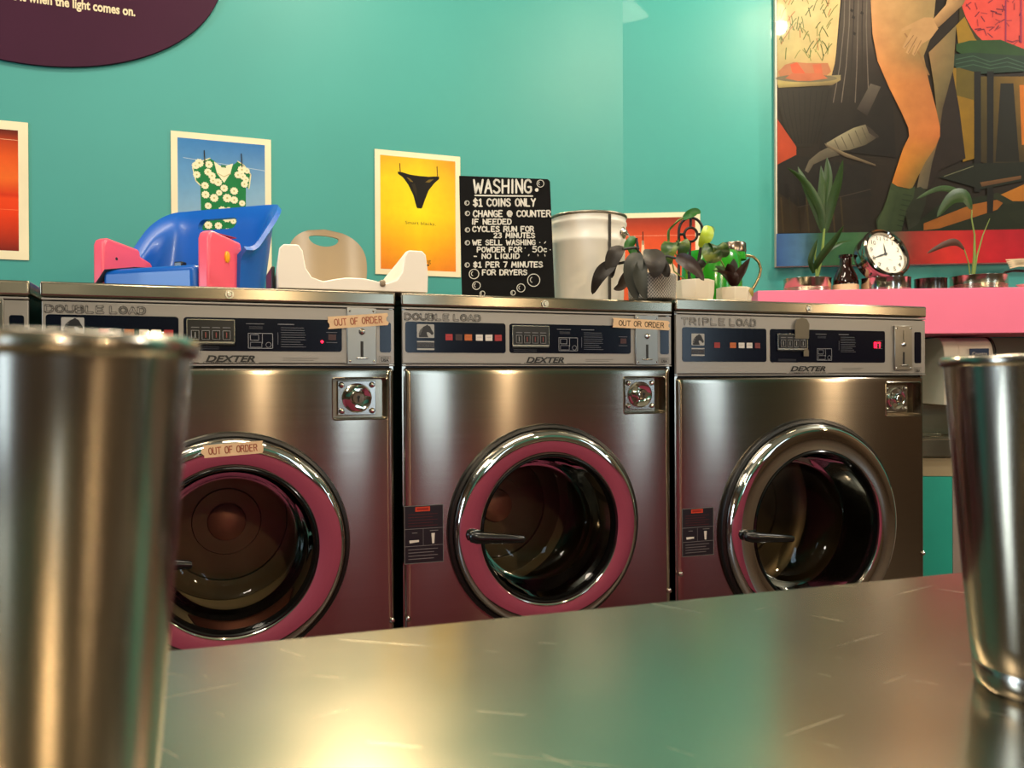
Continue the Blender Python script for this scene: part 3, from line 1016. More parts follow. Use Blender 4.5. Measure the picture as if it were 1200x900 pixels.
def cup(X, Z, label, h=.1755):
    p = view(X, Z, CZ)
    t = thing('milkshake_cup', label, 'steel cup', p, 0.6, 'steel milkshake cups on the counter')
    prof = [(.0001, .0015), (.030, .0015), (.0335, .0), (.0352, .0012), (.0362, .005), (.0366, .0128), (.0361, .0134), (.0368, .0142)]
    for k in range(1, 13):
        q = k / 12
        prof.append((.0368 + (.0500 - .0368) * (q ** .92), .0142 + (h - .005 - .0142) * q))
    inner = [(r - .0009, z) for r, z in reversed(prof[8:])]
    MB().lathe(prof + inner + [(.0355, .016), (.033, .004), (.0001, .003)], 96).build('cup_body', CUPST, t, smooth=50)
    MB().lathe([(.0502 + .0021 * math.cos(a_), h - .0028 + .0028 * math.sin(a_)) for a_ in [2 * PI * q / 14 for q in range(14)]], 96, closed=True).build('rolled_rim', CUPST, t, smooth=60)
    return t


cup(-.1335, .2075, 'blurred steel milkshake cup filling the lower left corner')
cup(.2830, .437, 'steel milkshake cup on the right end of the counter')

# ================================================================== POSTERS AND SIGNS ON THE WALL
CREAM = (238, 222, 184)


def wall_poster(name, label, cat, x0, y0, x1, y1, draw, side='back', off=.004, m=PRINT, border=True):
    """x0..y1: two opposite corners in the picture (top left, bottom right)"""
    f = (lambda x, y: on_d(x, y, WALL_D - off)) if side == 'back' else (lambda x, y: on_rw(x, y, off))
    A, B = f(x0, y0), f(x1, y1)
    ax = Vector((1, 0, 0)) if side == 'back' else RW
    nrm = Vector((0, -1, 0)) if side == 'back' else RN
    w = (B - A).dot(ax)
    h = A.z - B.z
    org = Vector((A.x, A.y, B.z))
    t = thing(name, label, cat, org, 0 if side == 'back' else math.atan2(RW.y, RW.x))
    MB().box((0, -.001, 0), (w, .0025, h)).build('backing_sheet', mat('cream_poster_card', CREAM, .6), t)
    pic = Pic()
    draw(pic, w, h)
    pic.build('printed_picture', lambda u, v, q: Vector((u, -.0012 - q, v)), m, t)
    return t


def grad(pic, x0, z0, x1, z1, stops):
    """rows of colour from bottom to top: stops = [(fraction, left colour, right colour)]"""
    pic.strip([(x0, z0 + (z1 - z0) * f) for f, a_, b_ in stops], [(x1, z0 + (z1 - z0) * f) for f, a_, b_ in stops], [a_ for f, a_, b_ in stops], [b_ for f, a_, b_ in stops])


def orange_poster(pic, w, h):
    b = .028
    grad(pic, b, b, w - b, h - b, [(0, (120, 30, 18), (128, 34, 20)), (.08, (176, 48, 18), (170, 44, 20)), (.3, (240, 66, 16), (236, 62, 16)), (.43, (244, 76, 20), (238, 70, 20)), (.46, (222, 58, 16), (216, 52, 16)),
                                   (.6, (246, 112, 36), (240, 106, 34)), (.78, (236, 92, 28), (230, 88, 28)), (.9, (208, 72, 24), (190, 64, 24)), (.97, (146, 46, 20), (120, 40, 20)), (1, (110, 34, 18), (96, 30, 16))])
    pic.line([(b, h * .87), (w - b, h * .865)], .0016, (240, 180, 140))
    pic.line([(b, h * .36), (w - b, h * .36)], .0016, (250, 120, 70))


wall_poster('wall_poster', 'cream bordered red orange poster cut off by the left edge', 'poster', -76, 134, 34, 305, orange_poster)


def dress_poster(pic, w, h):
    b = .021
    grad(pic, b, b, w - b, h - b, [(0, (150, 178, 196), (160, 184, 198)), (.4, (138, 176, 202), (150, 180, 200)), (.62, (108, 160, 200), (132, 172, 200)), (1, (62, 128, 188), (56, 118, 182))])
    U = lambda a_, c_: (w * a_, h * (1 - c_))
    pic.line([U(.12, .185), U(.95, .235)], .0016, (196, 212, 220))
    out = [(.30, .20), (.38, .175), (.44, .20), (.52, .345), (.61, .21), (.66, .18), (.72, .205), (.79, .27), (.77, .375), (.74, .36), (.735, .62), (.73, .84), (.28, .84), (.29, .62), (.285, .375), (.24, .345), (.21, .25)]
    pic.poly([U(a_, c_) for a_, c_ in out], (26, 122, 66))
    pic.line([U(a_, c_) for a_, c_ in [(.285, .375), (.24, .345), (.21, .25), (.30, .20), (.38, .175)]], .004, (232, 226, 180))
    pic.line([U(a_, c_) for a_, c_ in [(.66, .18), (.72, .205), (.79, .27), (.77, .375)]], .004, (232, 226, 180))
    pic.poly([U(a_, c_) for a_, c_ in [(.42, .195), (.5, .23), (.61, .20), (.585, .27), (.52, .345), (.45, .28)]], (244, 234, 196))
    pic.line([U(.455, .28), U(.52, .30), U(.585, .275)], .003, (206, 190, 140))
    pic.poly([U(.49, .215), U(.54, .217), U(.54, .235), U(.49, .233)], (70, 128, 84))
    rnd = random.Random(11)
    fl = [(.25, .30), (.24, .235), (.275, .215), (.36, .275), (.40, .30), (.37, .22), (.41, .335), (.33, .375), (.335, .44), (.42, .46), (.47, .42), (.36, .52), (.39, .58), (.32, .585), (.50, .545), (.565, .54), (.545, .60), (.55, .455),
          (.62, .40), (.62, .465), (.70, .485), (.655, .545), (.68, .60), (.61, .62), (.74, .31), (.71, .29), (.75, .245), (.66, .28), (.725, .345), (.70, .24), (.52, .385), (.46, .345), (.46, .66), (.36, .66), (.55, .70), (.64, .70), (.70, .67),
          (.41, .74), (.32, .73), (.50, .77), (.60, .78), (.69, .75), (.38, .81), (.55, .82)]
    for a_, c_ in fl:
        r = rnd.uniform(.0095, .0145)
        x, z = U(a_, c_)
        pts = []
        for k in range(20):
            q = 2 * PI * k / 20
            pts.append((x + r * (1 + .1 * math.cos(10 * q)) * math.cos(q), z + r * (1 + .1 * math.cos(10 * q)) * math.sin(q)))
        pic.poly(pts, (246, 236, 196))
        pic.poly(circle(x, z, r * .25, 8), (196, 186, 120))
    for a_ in (.325, .695):
        pic.line([U(a_, .125), U(a_ + .006, .22)], .0035, (44, 42, 38))


wall_poster('wall_poster', 'poster of a green daisy dress on a clothesline behind the blue seat', 'poster', 200, 153, 318.5, 322, dress_poster)


def black_brief_poster(pic, w, h):
    b = .02
    e, m_, c = (240, 150, 30), (246, 178, 36), (252, 216, 34)
    rows = [(0, (236, 128, 36), (238, 130, 36)), (.2, (246, 158, 30), (248, 160, 30)), (.5, (250, 202, 24), (252, 198, 28)), (.8, (250, 204, 30), (246, 180, 36)), (1, (240, 168, 38), (226, 148, 40))]
    mid = [(246, 150, 30), (250, 186, 22), (254, 226, 26), (254, 222, 30), (248, 190, 34)]
    xm = w * .52
    pic.strip([(b, b + (h - 2 * b) * r[0]) for r in rows], [(xm, b + (h - 2 * b) * r[0]) for r in rows], [r[1] for r in rows], mid)
    pic.strip([(xm, b + (h - 2 * b) * r[0]) for r in rows], [(w - b, b + (h - 2 * b) * r[0]) for r in rows], mid, [r[2] for r in rows])
    U = lambda a_, c_: (w * a_, h * (1 - c_))
    out = [(.26, .165), (.31, .168), (.4, .182), (.5, .187), (.62, .187), (.70, .180), (.745, .178), (.745, .20), (.69, .235), (.62, .30), (.575, .38), (.545, .44), (.535, .452), (.485, .452), (.475, .44), (.44, .35), (.38, .265), (.32, .21), (.265, .185)]
    pic.poly([U(a_, c_) for a_, c_ in out], (20, 16, 14))
    pic.poly([U(a_, c_) for a_, c_ in [(.36, .205), (.40, .215), (.44, .24), (.41, .24)]], (120, 96, 34))
    pic.poly([U(a_, c_) for a_, c_ in [(.68, .205), (.62, .212), (.58, .235), (.63, .235)]], (120, 96, 34))
    pic.poly([U(a_, c_) for a_, c_ in [(.42, .26), (.46, .25), (.48, .30), (.48, .37)]], (44, 36, 22))
    for a_ in (.285, .72):
        pic.line([U(a_, .10), U(a_ + .005, .175)], .0035, (60, 40, 16))
    tp, tw = font_polys('Smart blacks.', .017)
    pic.text(tp, lambda a_, c_: (w * .34 + a_ * w * .36 / tw, h * .415 + c_), (96, 84, 20))
    tp, tw = font_polys('washing', .022)
    pic.text(tp, lambda a_, c_: (w * .40 + a_ * w * .24 / tw, h * .108 + c_), (84, 58, 18))
    pic.poly([(w * .42, h * .082), (w * .62, h * .082), (w * .62, h * .094), (w * .42, h * .094)], (40, 24, 12))


wall_poster('wall_poster', 'yellow poster of black briefs on a clothesline beside the chalkboard', 'poster', 439, 174.5, 540, 325, black_brief_poster)


def flame_poster(pic, w, h):
    b = .02
    grad(pic, b, b, w - b, h - b, [(0, (226, 92, 52), (222, 84, 48)), (.5, (236, 98, 48), (228, 84, 44)), (.78, (232, 92, 48), (214, 72, 38)), (.9, (196, 70, 40), (180, 58, 36)), (1, (150, 62, 44), (134, 50, 36))])
    U = lambda a_, c_: (w * a_, h * (1 - c_))
    pic.line([U(.03, .215), U(.95, .22)], .0016, (244, 170, 140))
    pic.poly([U(a_, c_) for a_, c_ in [(.36, .26), (.38, .26), (.395, .42), (.44, .50), (.56, .50), (.62, .44), (.635, .30), (.655, .30), (.67, .45), (.76, .55), (.78, .72), (.72, .9), (.30, .9), (.24, .70), (.27, .54), (.345, .44)]], (240, 206, 170))
    pic.poly([U(a_, c_) for a_, c_ in [(.45, .56), (.58, .56), (.62, .7), (.42, .7)]], (222, 160, 120))
    for a_ in (.37, .645):
        pic.line([U(a_, .18), U(a_ + .002, .30)], .004, (70, 40, 28))


wall_poster('wall_poster', 'orange clothesline poster partly hidden behind the bucket and potted plants', 'poster', 714, 250.5, 821, 372, flame_poster, side='right')

# purple oval sign
osn = thing('oval_sign', 'purple oval sign with cream lettering at the top left', 'sign', on_d(60, -60, WALL_D))
oc = on_d(40, -66, WALL_D)
ow, oh = on_d(262, 0, WALL_D).x - oc.x, oc.z - on_d(70, 81, WALL_D).z
MB().prism(circle(0, 0, ow, 96, oh), lambda u, v, d: oc - osn.location + Vector((u, -d, v)), .004, .016).build('sign_board', mat('aubergine_sign_paint', (60, 18, 44), .6, vary=.05, spec=.2), osn, bevel=.002)
pic = Pic()
tp, tw = font_polys('need it when the light comes on.', 1.0, 0, .03)
pa, pb_ = on_d(-6, 8, WALL_D - .017), on_d(158.5, 19.2, WALL_D - .017)
zb = on_d(158.5, 18.8, WALL_D - .017).z
sc_ = (pb_.x - pa.x) / tw
pic.text(tp, lambda a_, c_: (pa.x + a_ * sc_, zb + c_ * sc_ * 1.4), (238, 220, 180))
pic.build('sign_lettering', lambda u, v, q: Vector((u, WALL_D - .0165 - q, v)) - osn.location, PRINT, osn)

# ================================================================== BIG PAINTING ON THE RIGHT WALL
A_, B_ = on_rw(909.5, 312.5, .03), on_rw(1330, 312, .03)
pt = thing('large_painting', 'large painting of bare legs in green boots with a drum and stool', 'painting', (A_.x, A_.y, A_.z), math.atan2(RW.y, RW.x))
PWID = (B_ - A_).dot(RW)
PTOP = on_rw(909.5, -190, .03).z - A_.z
cvm = MB()
cvm.box((0, 0, 0), (PWID, .029, PTOP))
cvm.build('canvas_block', mat('pale_canvas_edge', (206, 196, 176), .7), pt)


def PP(x, y):
    p = on_rw(x, y, .031) - A_
    return (p.dot(RW), p.z)


pic = Pic()
P_ = lambda pts, col: pic.poly([PP(x, y) for x, y in pts], col)
S_ = lambda l, r, cl, cr: pic.strip([PP(*q) for q in l], [PP(*q) for q in r], cl, cr)
Ln = lambda pts, w_, col: pic.line([PP(*q) for q in pts], w_, col)
P_([(910, -180), (1320, -180), (1320, 272), (911, 274)], (36, 28, 20))
S_([(911, -180), (911, 60), (911, 95)], [(1000, -180), (980, 60), (976, 95)], [(200, 186, 130), (206, 190, 124), (196, 150, 96)], [(232, 204, 140), (224, 196, 132), (206, 160, 96)])
rnd = random.Random(3)
for k in range(90):
    x, y = rnd.uniform(913, 972), rnd.uniform(-20, 72)
    q = rnd.uniform(-.9, .9)
    l = rnd.uniform(6, 15)
    col = rnd.choice([(96, 112, 52), (122, 132, 70), (74, 92, 40), (150, 150, 84), (180, 120, 70)])
    Ln([(x, y), (x + l * math.sin(q) * .6, y - l * .7), (x + l * math.sin(q), y - l)], .0035, col)
P_([(912, 84), (920, 76), (930, 73), (946, 74), (958, 74), (970, 74), (974, 84), (965, 92), (930, 92), (914, 90)], (196, 126, 84))
P_([(926, 76), (934, 73), (942, 84), (948, 92), (936, 92), (928, 84)], (226, 96, 56))
P_([(952, 76), (962, 75), (964, 86), (955, 88)], (214, 110, 70))
# tree trunk
S_([(988, -180), (987, 0), (983, 40), (978, 75), (966, 120), (960, 175)], [(1022, -180), (1021, 0), (1021, 45), (1026, 70), (1046, 112), (1050, 185)],
   [(66, 56, 46), (70, 60, 50), (62, 53, 44), (50, 42, 34), (36, 30, 24), (26, 22, 18)], [(92, 82, 74), (86, 76, 68), (74, 64, 56), (48, 40, 34), (30, 24, 20), (22, 18, 15)])
for x in (990, 996, 1001, 1006, 1011, 1016):
    Ln([(x, -10), (x - 1, 30), (x - 2 - (1006 - x) * .25, 78), (x - 4 - (1006 - x) * .6, 120)], .0035, (40, 32, 26) if x % 2 else (106, 96, 86))
for (x, y) in ((997, 10), (999, 18), (1000, 37), (1009, 13)):
    P_([(x, y), (x + 3, y + 2), (x + 2, y + 5), (x - 1, y + 3)], (34, 26, 22))
# drum
S_([(912, 103), (914, 130), (920, 150), (931, 172)], [(975, 103), (972, 130), (963, 152), (952, 172)], (40, 36, 26), (32, 27, 20))
for k in range(9):
    x = 915 + k * 7
    Ln([(x, 106), (x + (943 - x) * .18, 135), (x + (943 - x) * .5, 168)], .003, (18, 15, 11))
S_([(911, 91), (911, 98), (912, 103)], [(985, 88), (985, 94), (975, 100)], [(196, 178, 118), (206, 186, 110), (160, 140, 80)], [(138, 126, 92), (150, 132, 86), (110, 92, 60)])
P_(circle(945, 92, 36, 24, 4.5), (120, 110, 82))
P_([(920, 92), (928, 86), (962, 86), (970, 92), (950, 95), (935, 95)], (204, 112, 72))
P_([(911, 140), (933, 172), (933, 184), (911, 193)], (196, 74, 40))
S_([(911, 205), (911, 273)], [(1020, 190), (1020, 273)], [(44, 36, 26), (58, 44, 24)], [(30, 26, 22), (34, 27, 20)])
P_([(911, 193), (932, 182), (1010, 195), (1022, 230), (935, 242), (911, 225)], (28, 24, 20))
for k in range(8):
    Ln([(915 + k * 10, 232), (918 + k * 10, 272)], .006, rnd.choice([(66, 54, 26), (50, 46, 28), (40, 32, 20), (74, 58, 30)]))
Ln([(935, 243), (1020, 222)], .003, (70, 62, 50))
# horn and tusk
S_([(943, 200), (948, 188), (960, 178), (972, 172)], [(947, 203), (953, 193), (968, 186), (984, 182)], (110, 102, 84), (84, 76, 62))
S_([(968, 168), (985, 158), (1000, 150), (1014, 146)], [(974, 178), (995, 176), (1014, 170), (1030, 160)], [(150, 140, 112), (168, 158, 128), (150, 142, 112), (120, 110, 90)], [(104, 94, 76), (110, 102, 80), (84, 76, 60), (60, 52, 44)])
P_([(1014, 146), (1022, 152), (1030, 161), (1027, 162), (1018, 156)], (54, 46, 40))
for q in range(5):
    Ln([(978 + q * 8, 164 - q * 3.5), (984 + q * 8.4, 177 - q * 2.5)], .003, (84, 76, 60))
S_([(966, 168), (990, 179), (1026, 193)], [(968, 172), (990, 184), (1026, 195)], [(138, 124, 98), (150, 132, 100), (126, 110, 84)], [(74, 62, 46), (84, 70, 52), (80, 66, 50)])
S_([(1020, 98), (1004, 128)], [(1032, 102), (1016, 136)], [(96, 88, 78), (60, 52, 46)], [(88, 80, 70), (44, 38, 34)])
# right background
P_([(1124, -180), (1330, -180), (1330, 60), (1124, 60)], (60, 52, 26))
P_([(1130, 20), (1142, 45), (1158, 62), (1124, 62), (1120, 30)], (150, 116, 32))
P_(circle(1196, -16, 72, 40, 82), (222, 78, 66))
for k in range(70):
    x, y = rnd.uniform(1134, 1200), rnd.uniform(-30, 52)
    if (x - 1196) ** 2 / 66 ** 2 + (y + 16) ** 2 / 76 ** 2 < 1:
        q = rnd.uniform(0, 6.28)
        Ln([(x, y), (x + 7 * math.cos(q), y + 7 * math.sin(q))], .0045, rnd.choice([(140, 44, 58), (120, 40, 58), (168, 56, 60)]))
for x in (1178, 1196):
    Ln([(x, -20), (x, 50)], .006, (150, 48, 84))
P_([(1114, 80), (1140, 80), (1142, 186), (1128, 190), (1118, 130)], (140, 106, 24))
P_([(1120, 80), (1142, 82), (1142, 118), (1120, 112)], (96, 82, 26))
S_([(1146, 90), (1146, 190)], [(1200, 90), (1200, 200)], [(80, 68, 26), (54, 44, 20)], [(130, 96, 30), (60, 50, 24)])
P_([(1172, 98), (1187, 98), (1194, 190), (1166, 190)], (26, 26, 16))
P_([(1194, 100), (1201, 100), (1201, 170), (1197, 170)], (206, 116, 30))
# stool
P_([(1120, 52), (1136, 48), (1172, 47), (1200, 58), (1200, 70), (1130, 66), (1120, 60)], (40, 72, 32))
P_([(1118, 64), (1140, 62), (1200, 66), (1200, 84), (1150, 87), (1116, 78)], (34, 56, 42))
for q in range(3):
    Ln([(1120, 70 + q * 5), (1140, 66 + q * 5), (1160, 73 + q * 4), (1180, 68 + q * 5), (1200, 75 + q * 4)], .004, (58, 88, 66))
P_([(1141, 84), (1149, 84), (1149, 225), (1141, 225)], (20, 20, 16))
P_([(1156, 84), (1164, 84), (1163, 254), (1156, 254)], (18, 18, 14))
P_([(1100, 208), (1140, 192), (1200, 190), (1200, 212), (1150, 222)], (26, 32, 22))
Ln([(1106, 207), (1140, 195)], .003, (120, 120, 90))
S_([(1148, 214), (1196, 206)], [(1150, 219), (1196, 210)], (120, 84, 48), (96, 66, 40))
# floor: planks and green
P_([(1060, 272), (1100, 240), (1140, 232), (1330, 200), (1330, 271)], (28, 36, 18))
P_([(1082, 262), (1138, 240), (1180, 232), (1168, 246), (1100, 268), (1082, 270)], (158, 94, 32))
P_([(1164, 232), (1200, 216), (1330, 180), (1330, 215), (1200, 236), (1180, 236)], (186, 116, 34))
P_([(1158, 229), (1168, 226), (1190, 238), (1178, 240)], (36, 44, 24))
P_([(1156, 225), (1164, 225), (1163, 250), (1156, 250)], (18, 18, 14))
P_([(1180, 250), (1200, 244), (1330, 214), (1330, 250), (1190, 262)], (32, 40, 22))
# dark cloth between the legs and the stool
P_([(1104, 90), (1116, 84), (1124, 130), (1131, 186), (1100, 200), (1086, 225), (1092, 170), (1100, 130)], (38, 28, 22))
# far leg
S_([(1088, 62), (1094, 100), (1097, 130), (1094, 168), (1080, 190), (1074, 220)], [(1120, 30), (1117, 80), (1104, 128), (1099, 165), (1092, 190), (1086, 222)],
   [(150, 118, 78), (120, 104, 66), (104, 90, 58), (150, 110, 62), (120, 100, 70), (110, 98, 76)], [(126, 110, 72), (110, 96, 62), (80, 70, 48), (120, 92, 56), (92, 84, 64), (84, 78, 62)])
# near leg
near_l = [(1021, -40), (1020, 0), (1022, 40), (1028, 72), (1042, 104), (1056, 132), (1064, 150), (1065, 160), (1058, 174), (1050, 198), (1044, 217)]
near_r = [(1100, -40), (1096, 0), (1092, 40), (1082, 66), (1088, 96), (1096, 126), (1101, 150), (1101, 160), (1096, 172), (1084, 190), (1068, 222)]
S_(near_l, near_r, [(206, 160, 108), (208, 158, 104), (214, 152, 96), (214, 144, 84), (212, 136, 72), (206, 130, 68), (204, 126, 66), (204, 124, 62), (214, 134, 54), (220, 136, 46), (206, 122, 44)],
   [(168, 140, 96), (160, 134, 90), (150, 128, 82), (142, 116, 72), (176, 112, 62), (190, 116, 62), (206, 120, 62), (200, 116, 58), (176, 112, 52), (150, 112, 48), (124, 100, 46)])
Ln([(1060, 40), (1076, 62), (1088, 88)], .006, (150, 112, 68))
# arm and hand across the hip
S_([(1118, -40), (1108, 6), (1094, 22), (1078, 25)], [(1150, -40), (1128, 6), (1100, 32), (1078, 40)], [(202, 160, 112), (196, 154, 106), (194, 150, 100), (190, 146, 98)], [(150, 118, 80), (140, 110, 72), (136, 104, 68), (140, 106, 70)])
P_([(1092, 21), (1082, 21), (1070, 27), (1056, 34), (1056, 37), (1068, 34), (1062, 46), (1057, 56), (1060, 58), (1066, 50), (1061, 62), (1064, 64), (1072, 52), (1068, 64), (1071, 66), (1080, 52), (1090, 46), (1099, 34)], (188, 146, 98))
for q in ((1074, 44, 1064, 62), (1070, 42, 1060, 56), (1079, 48, 1071, 64)):
    Ln([(q[0], q[1]), (q[2], q[3])], .0025, (126, 94, 60))
# boots
P_([(1070, 222), (1078, 219), (1086, 224), (1084, 240), (1076, 262), (1064, 270), (1060, 250)], (42, 46, 32))
P_([(1044, 214), (1052, 219), (1064, 222), (1072, 219), (1070, 232), (1062, 246), (1058, 262), (1056, 271), (1028, 272), (1026, 258), (1034, 246), (1040, 230)], (50, 66, 38))
S_([(1042, 222), (1036, 244), (1028, 260), (1029, 271)], [(1052, 226), (1048, 246), (1044, 260), (1044, 271)], [(62, 80, 48), (66, 84, 50), (70, 86, 54), (62, 78, 48)], (46, 62, 36))
for k in range(7):
    Ln([(1058 - k * 1.2, 228 + k * 6), (1068 - k * 1.6, 230 + k * 6)], .003, (26, 36, 22))
# colour band along the foot
xs_ = [909.5, 934, 960, 1000, 1046, 1070, 1110, 1160, 1200, 1330]
cs_ = [(58, 100, 164), (84, 130, 172), (56, 104, 74), (62, 112, 70), (88, 92, 72), (160, 52, 44), (214, 50, 44), (198, 30, 44), (180, 24, 44), (160, 22, 44)]
S_([(x, 274.2 - (x - 909) * .0185) for x in xs_], [(x, 312.4 - (x - 909) * .0176) for x in xs_], cs_, [tuple(min(255, int(v * 1.12)) for v in c) for c in cs_])
pic.build('painted_scene', lambda u, v, q: Vector((u, -.0004 - q, v)), CANVAS, pt, step=.00002)

# ================================================================== PINK SHELF AND WHAT STANDS ON IT
SHZ = 3.05     # distance ahead of the camera of the shelf's face
rwrot = math.atan2(RW.y, RW.x)
sa = on_Z(888, 344.6, SHZ)
shelf_top, shelf_bot = on_Z(1130, 339.4, SHZ).z, on_Z(1150, 391.6, SHZ).z
sh = thing('pink_shelf', 'long bubblegum pink box shelf below the painting', 'shelf', (sa.x, sa.y, shelf_bot), rwrot)
dpt = (CORNER - sa).dot(RN) * -1
MB().box((0, 0, 0), (1.9, .30, shelf_top - shelf_bot)).build('shelf_box', PINK, sh, bevel=.002)


def on_shelf(x, back):
    """point on the shelf top under picture column x, some way behind the face"""
    p0 = Vector((sa.x, sa.y, 0)) - RN * back
    r = ray(x, 340)
    t = (p0 - E0).dot(RN) / r.dot(RN)
    p = E0 + r * t
    return Vector((p.x, p.y, shelf_top))


def px_size(p):
    return (p - E0).dot(FWD) / FPX


TIN = mat('tin_can_steel', (196, 186, 164), .2, 1.0, vary=.06)
TINDARK = mat('dark_tin_steel', (110, 106, 100), .2, 1.0)
SOIL = mat('dark_potting_soil', (34, 24, 18), .9, vary=.4, scale=60)


def tin(x0, x1, ytop, back, label, ribs=3, m=TIN, name='tin_can', group='tins along the pink shelf', soil=False, cat='tin'):
    p = on_shelf((x0 + x1) / 2, back)
    s = px_size(p)
    R = (x1 - x0) / 2 * s
    h = on_Z((x0 + x1) / 2, ytop, (p - E0).dot(FWD)).z - shelf_top
    t = thing(name, label, cat, p, 0, group)
    prof = [(R * .3, .001), (R * .96, .001), (R, .003)]
    for k in range(ribs):
        z = h * (.10 + .09 * k)
        prof += [(R, z), (R * .985, z + h * .03), (R, z + h * .06)]
    prof += [(R, h * .9), (R * 1.02, h * .95), (R * 1.02, h), (R * .985, h), (R * .975, h * .94), (R * .975, h * .75), (R * .3, h * .75)]
    MB().lathe(prof, 48).build('can', m, t, smooth=40)
    if soil:
        MB().lathe([(R * .97, h * .76), (R * .6, h * .84), (.0001, h * .88)], 24).build('soil', SOIL, t)
    return t, p, s, h, R


def leaf_strip(mb, pts, wid, side, n=14, fold=.25, mi=0):
    """blade along a smooth path; wid = full width; side = sideways vector"""
    P3 = [Vector(p) for p in pts]

    def cr(t):
        m = len(P3) - 1
        f = min(t * m, m - 1e-6)
        i = int(f)
        u = f - i
        a_, b_, c_, d_ = P3[max(i - 1, 0)], P3[i], P3[i + 1], P3[min(i + 2, m)]
        return .5 * ((2 * b_) + (c_ - a_) * u + (2 * a_ - 5 * b_ + 4 * c_ - d_) * u * u + (3 * b_ - a_ - 3 * c_ + d_) * u ** 3)
    side = Vector(side).normalized()
    rows = []
    for k in range(n + 1):
        t = k / n
        p = cr(t)
        tg = (cr(min(1, t + .02)) - cr(max(0, t - .02))).normalized()
        sd = (side - tg * side.dot(tg)).normalized()
        nm = tg.cross(sd)
        wv = wid(t) / 2
        rows.append([p - sd * wv + nm * wv * fold, p - sd * wv * .5 + nm * wv * fold * .35, p, p + sd * wv * .5 + nm * wv * fold * .35, p + sd * wv + nm * wv * fold])
    vs = [q for r in rows for q in r]
    fs = [(k * 5 + j, k * 5 + j + 1, k * 5 + j + 6, k * 5 + j + 5) for k in range(n) for j in range(4)]
    mb.add(vs, fs, mi)
    return mb


def blade(w):
    return lambda t: w * (.25 + .75 * math.sin(PI * min(1, t * .9 + .1)) ** .7) * (1 - t ** 6) + .0006


def oval(w, power=.8):
    return lambda t: w * (max(0, math.sin(PI * (t ** power))) ** .75) + .0008


CAMX = Vector((math.cos(YAW), -math.sin(YAW), 0))
PALM = mat('palm_leaf_green', (34, 62, 18), .42, vary=.25, scale=14)
STALK = mat('pale_green_stalk', (120, 140, 64), .5, vary=.2)

# palm seedling in a wide ribbed tin
t, p, s, h, R = tin(919.5, 972.5, 327, .10, 'wide ribbed tin planter holding a palm seedling, left end of the pink shelf', 3, name='potted_palm', group=None, soil=True, cat='potted plant')
Zp = (p - E0).dot(FWD)
loc = lambda x, y, dz=0.0: on_Z(x, y, Zp + dz) - p
st = MB()
st.tube([loc(957, 328), loc(961, 310), loc(964, 290), loc(966, 268)], [.006, .0055, .005, .004], 8)
st.tube([loc(957, 328), loc(955, 300), loc(957, 285)], [.004, .003, .002], 8)
st.build('stem', STALK, t)
for pts, w_ in (([(966, 272, 0), (962, 245, -.02), (945, 215, -.05), (922, 196, -.09)], .030), ([(965, 270, 0), (955, 240, 0), (944, 214, .0), (935, 195, .02)], .034),
                ([(965, 272, 0), (963, 240, -.02), (964, 212, -.03), (962, 194, -.03)], .030), ([(966, 272, 0), (968, 236, .02), (971, 205, .02), (969, 184, .02)], .040),
                ([(967, 272, 0), (975, 240, -.02), (983, 212, -.05), (988, 187, -.08)], .036), ([(953, 318, 0), (964, 300, -.04), (978, 282, -.07), (989, 264, -.1)], .030),
                ([(957, 315, 0), (970, 294, .02), (985, 284, .05), (1000, 281, .08)], .018), ([(954, 320, 0), (950, 306, -.02), (954, 292, -.03), (958, 280, -.04)], .020)):
    leaf_strip(MB(), [loc(x, y, dz * .8) for x, y, dz in pts], blade(w_), CAMX, fold=.35).build('leaf', PALM, t, smooth=180, normals=False)

# brown glass bottle with a cream band
p = on_shelf(991, .11)
s = px_size(p)
t = thing('brown_bottle', 'small brown glass bottle with cream band between the palm and clock', 'bottle', p)
b_ = lambda px: px * s
MB().lathe([(.0001, .002), (b_(13.5), .002), (b_(14.2), b_(2)), (b_(14.4), b_(12)), (b_(13), b_(18)), (b_(9.5), b_(26)), (b_(6.8), b_(31)), (b_(6.3), b_(40)), (b_(7.8), b_(41)), (b_(7.8), b_(44)), (b_(5.2), b_(44)), (b_(5), b_(30)), (b_(8), b_(24)), (.0001, b_(20))],
           40).build('bottle_glass', mat('dark_amber_glass', (36, 14, 8), .06, coat=.4, vary=.1), t, smooth=50)
MB().lathe([(b_(14.2), b_(.3)), (b_(14.75), b_(.6)), (b_(14.75), b_(8.5)), (b_(14.3), b_(8.8))], 40).build('paper_band', mat('cream_paper_band', (226, 206, 164), .6), t)

# clock leaning on a tin
t, p, s, h, R = tin(1010, 1065, 326.5, .10, 'shiny tin under the round clock', 1, mat('bright_tin_steel', (214, 208, 198), .14, 1.0))
Zc = (p - E0).dot(FWD) - .005
fc = on_Z(1036.5, 298.5, Zc - .03)
nrm = (CAMX * .30 + Vector((0, 0, .40)) - FWD).normalized()
ux = (CAMX - nrm * CAMX.dot(nrm)).normalized()
uz = nrm.cross(ux) * -1
if uz.z < 0:
    uz = -uz
rl = -.10
ux2 = ux * math.cos(rl) + uz * math.sin(rl)
uz2 = uz * math.cos(rl) - ux * math.sin(rl)
ux, uz = ux2, uz2
ck = thing('table_clock', 'tilted round chrome clock with white face resting on a tin', 'clock', (p.x, p.y, shelf_top + h))
kl = ck.location.copy()
FR = 30.5 * s
K = lambda u, v, d: fc + ux * u + uz * v + nrm * d - kl


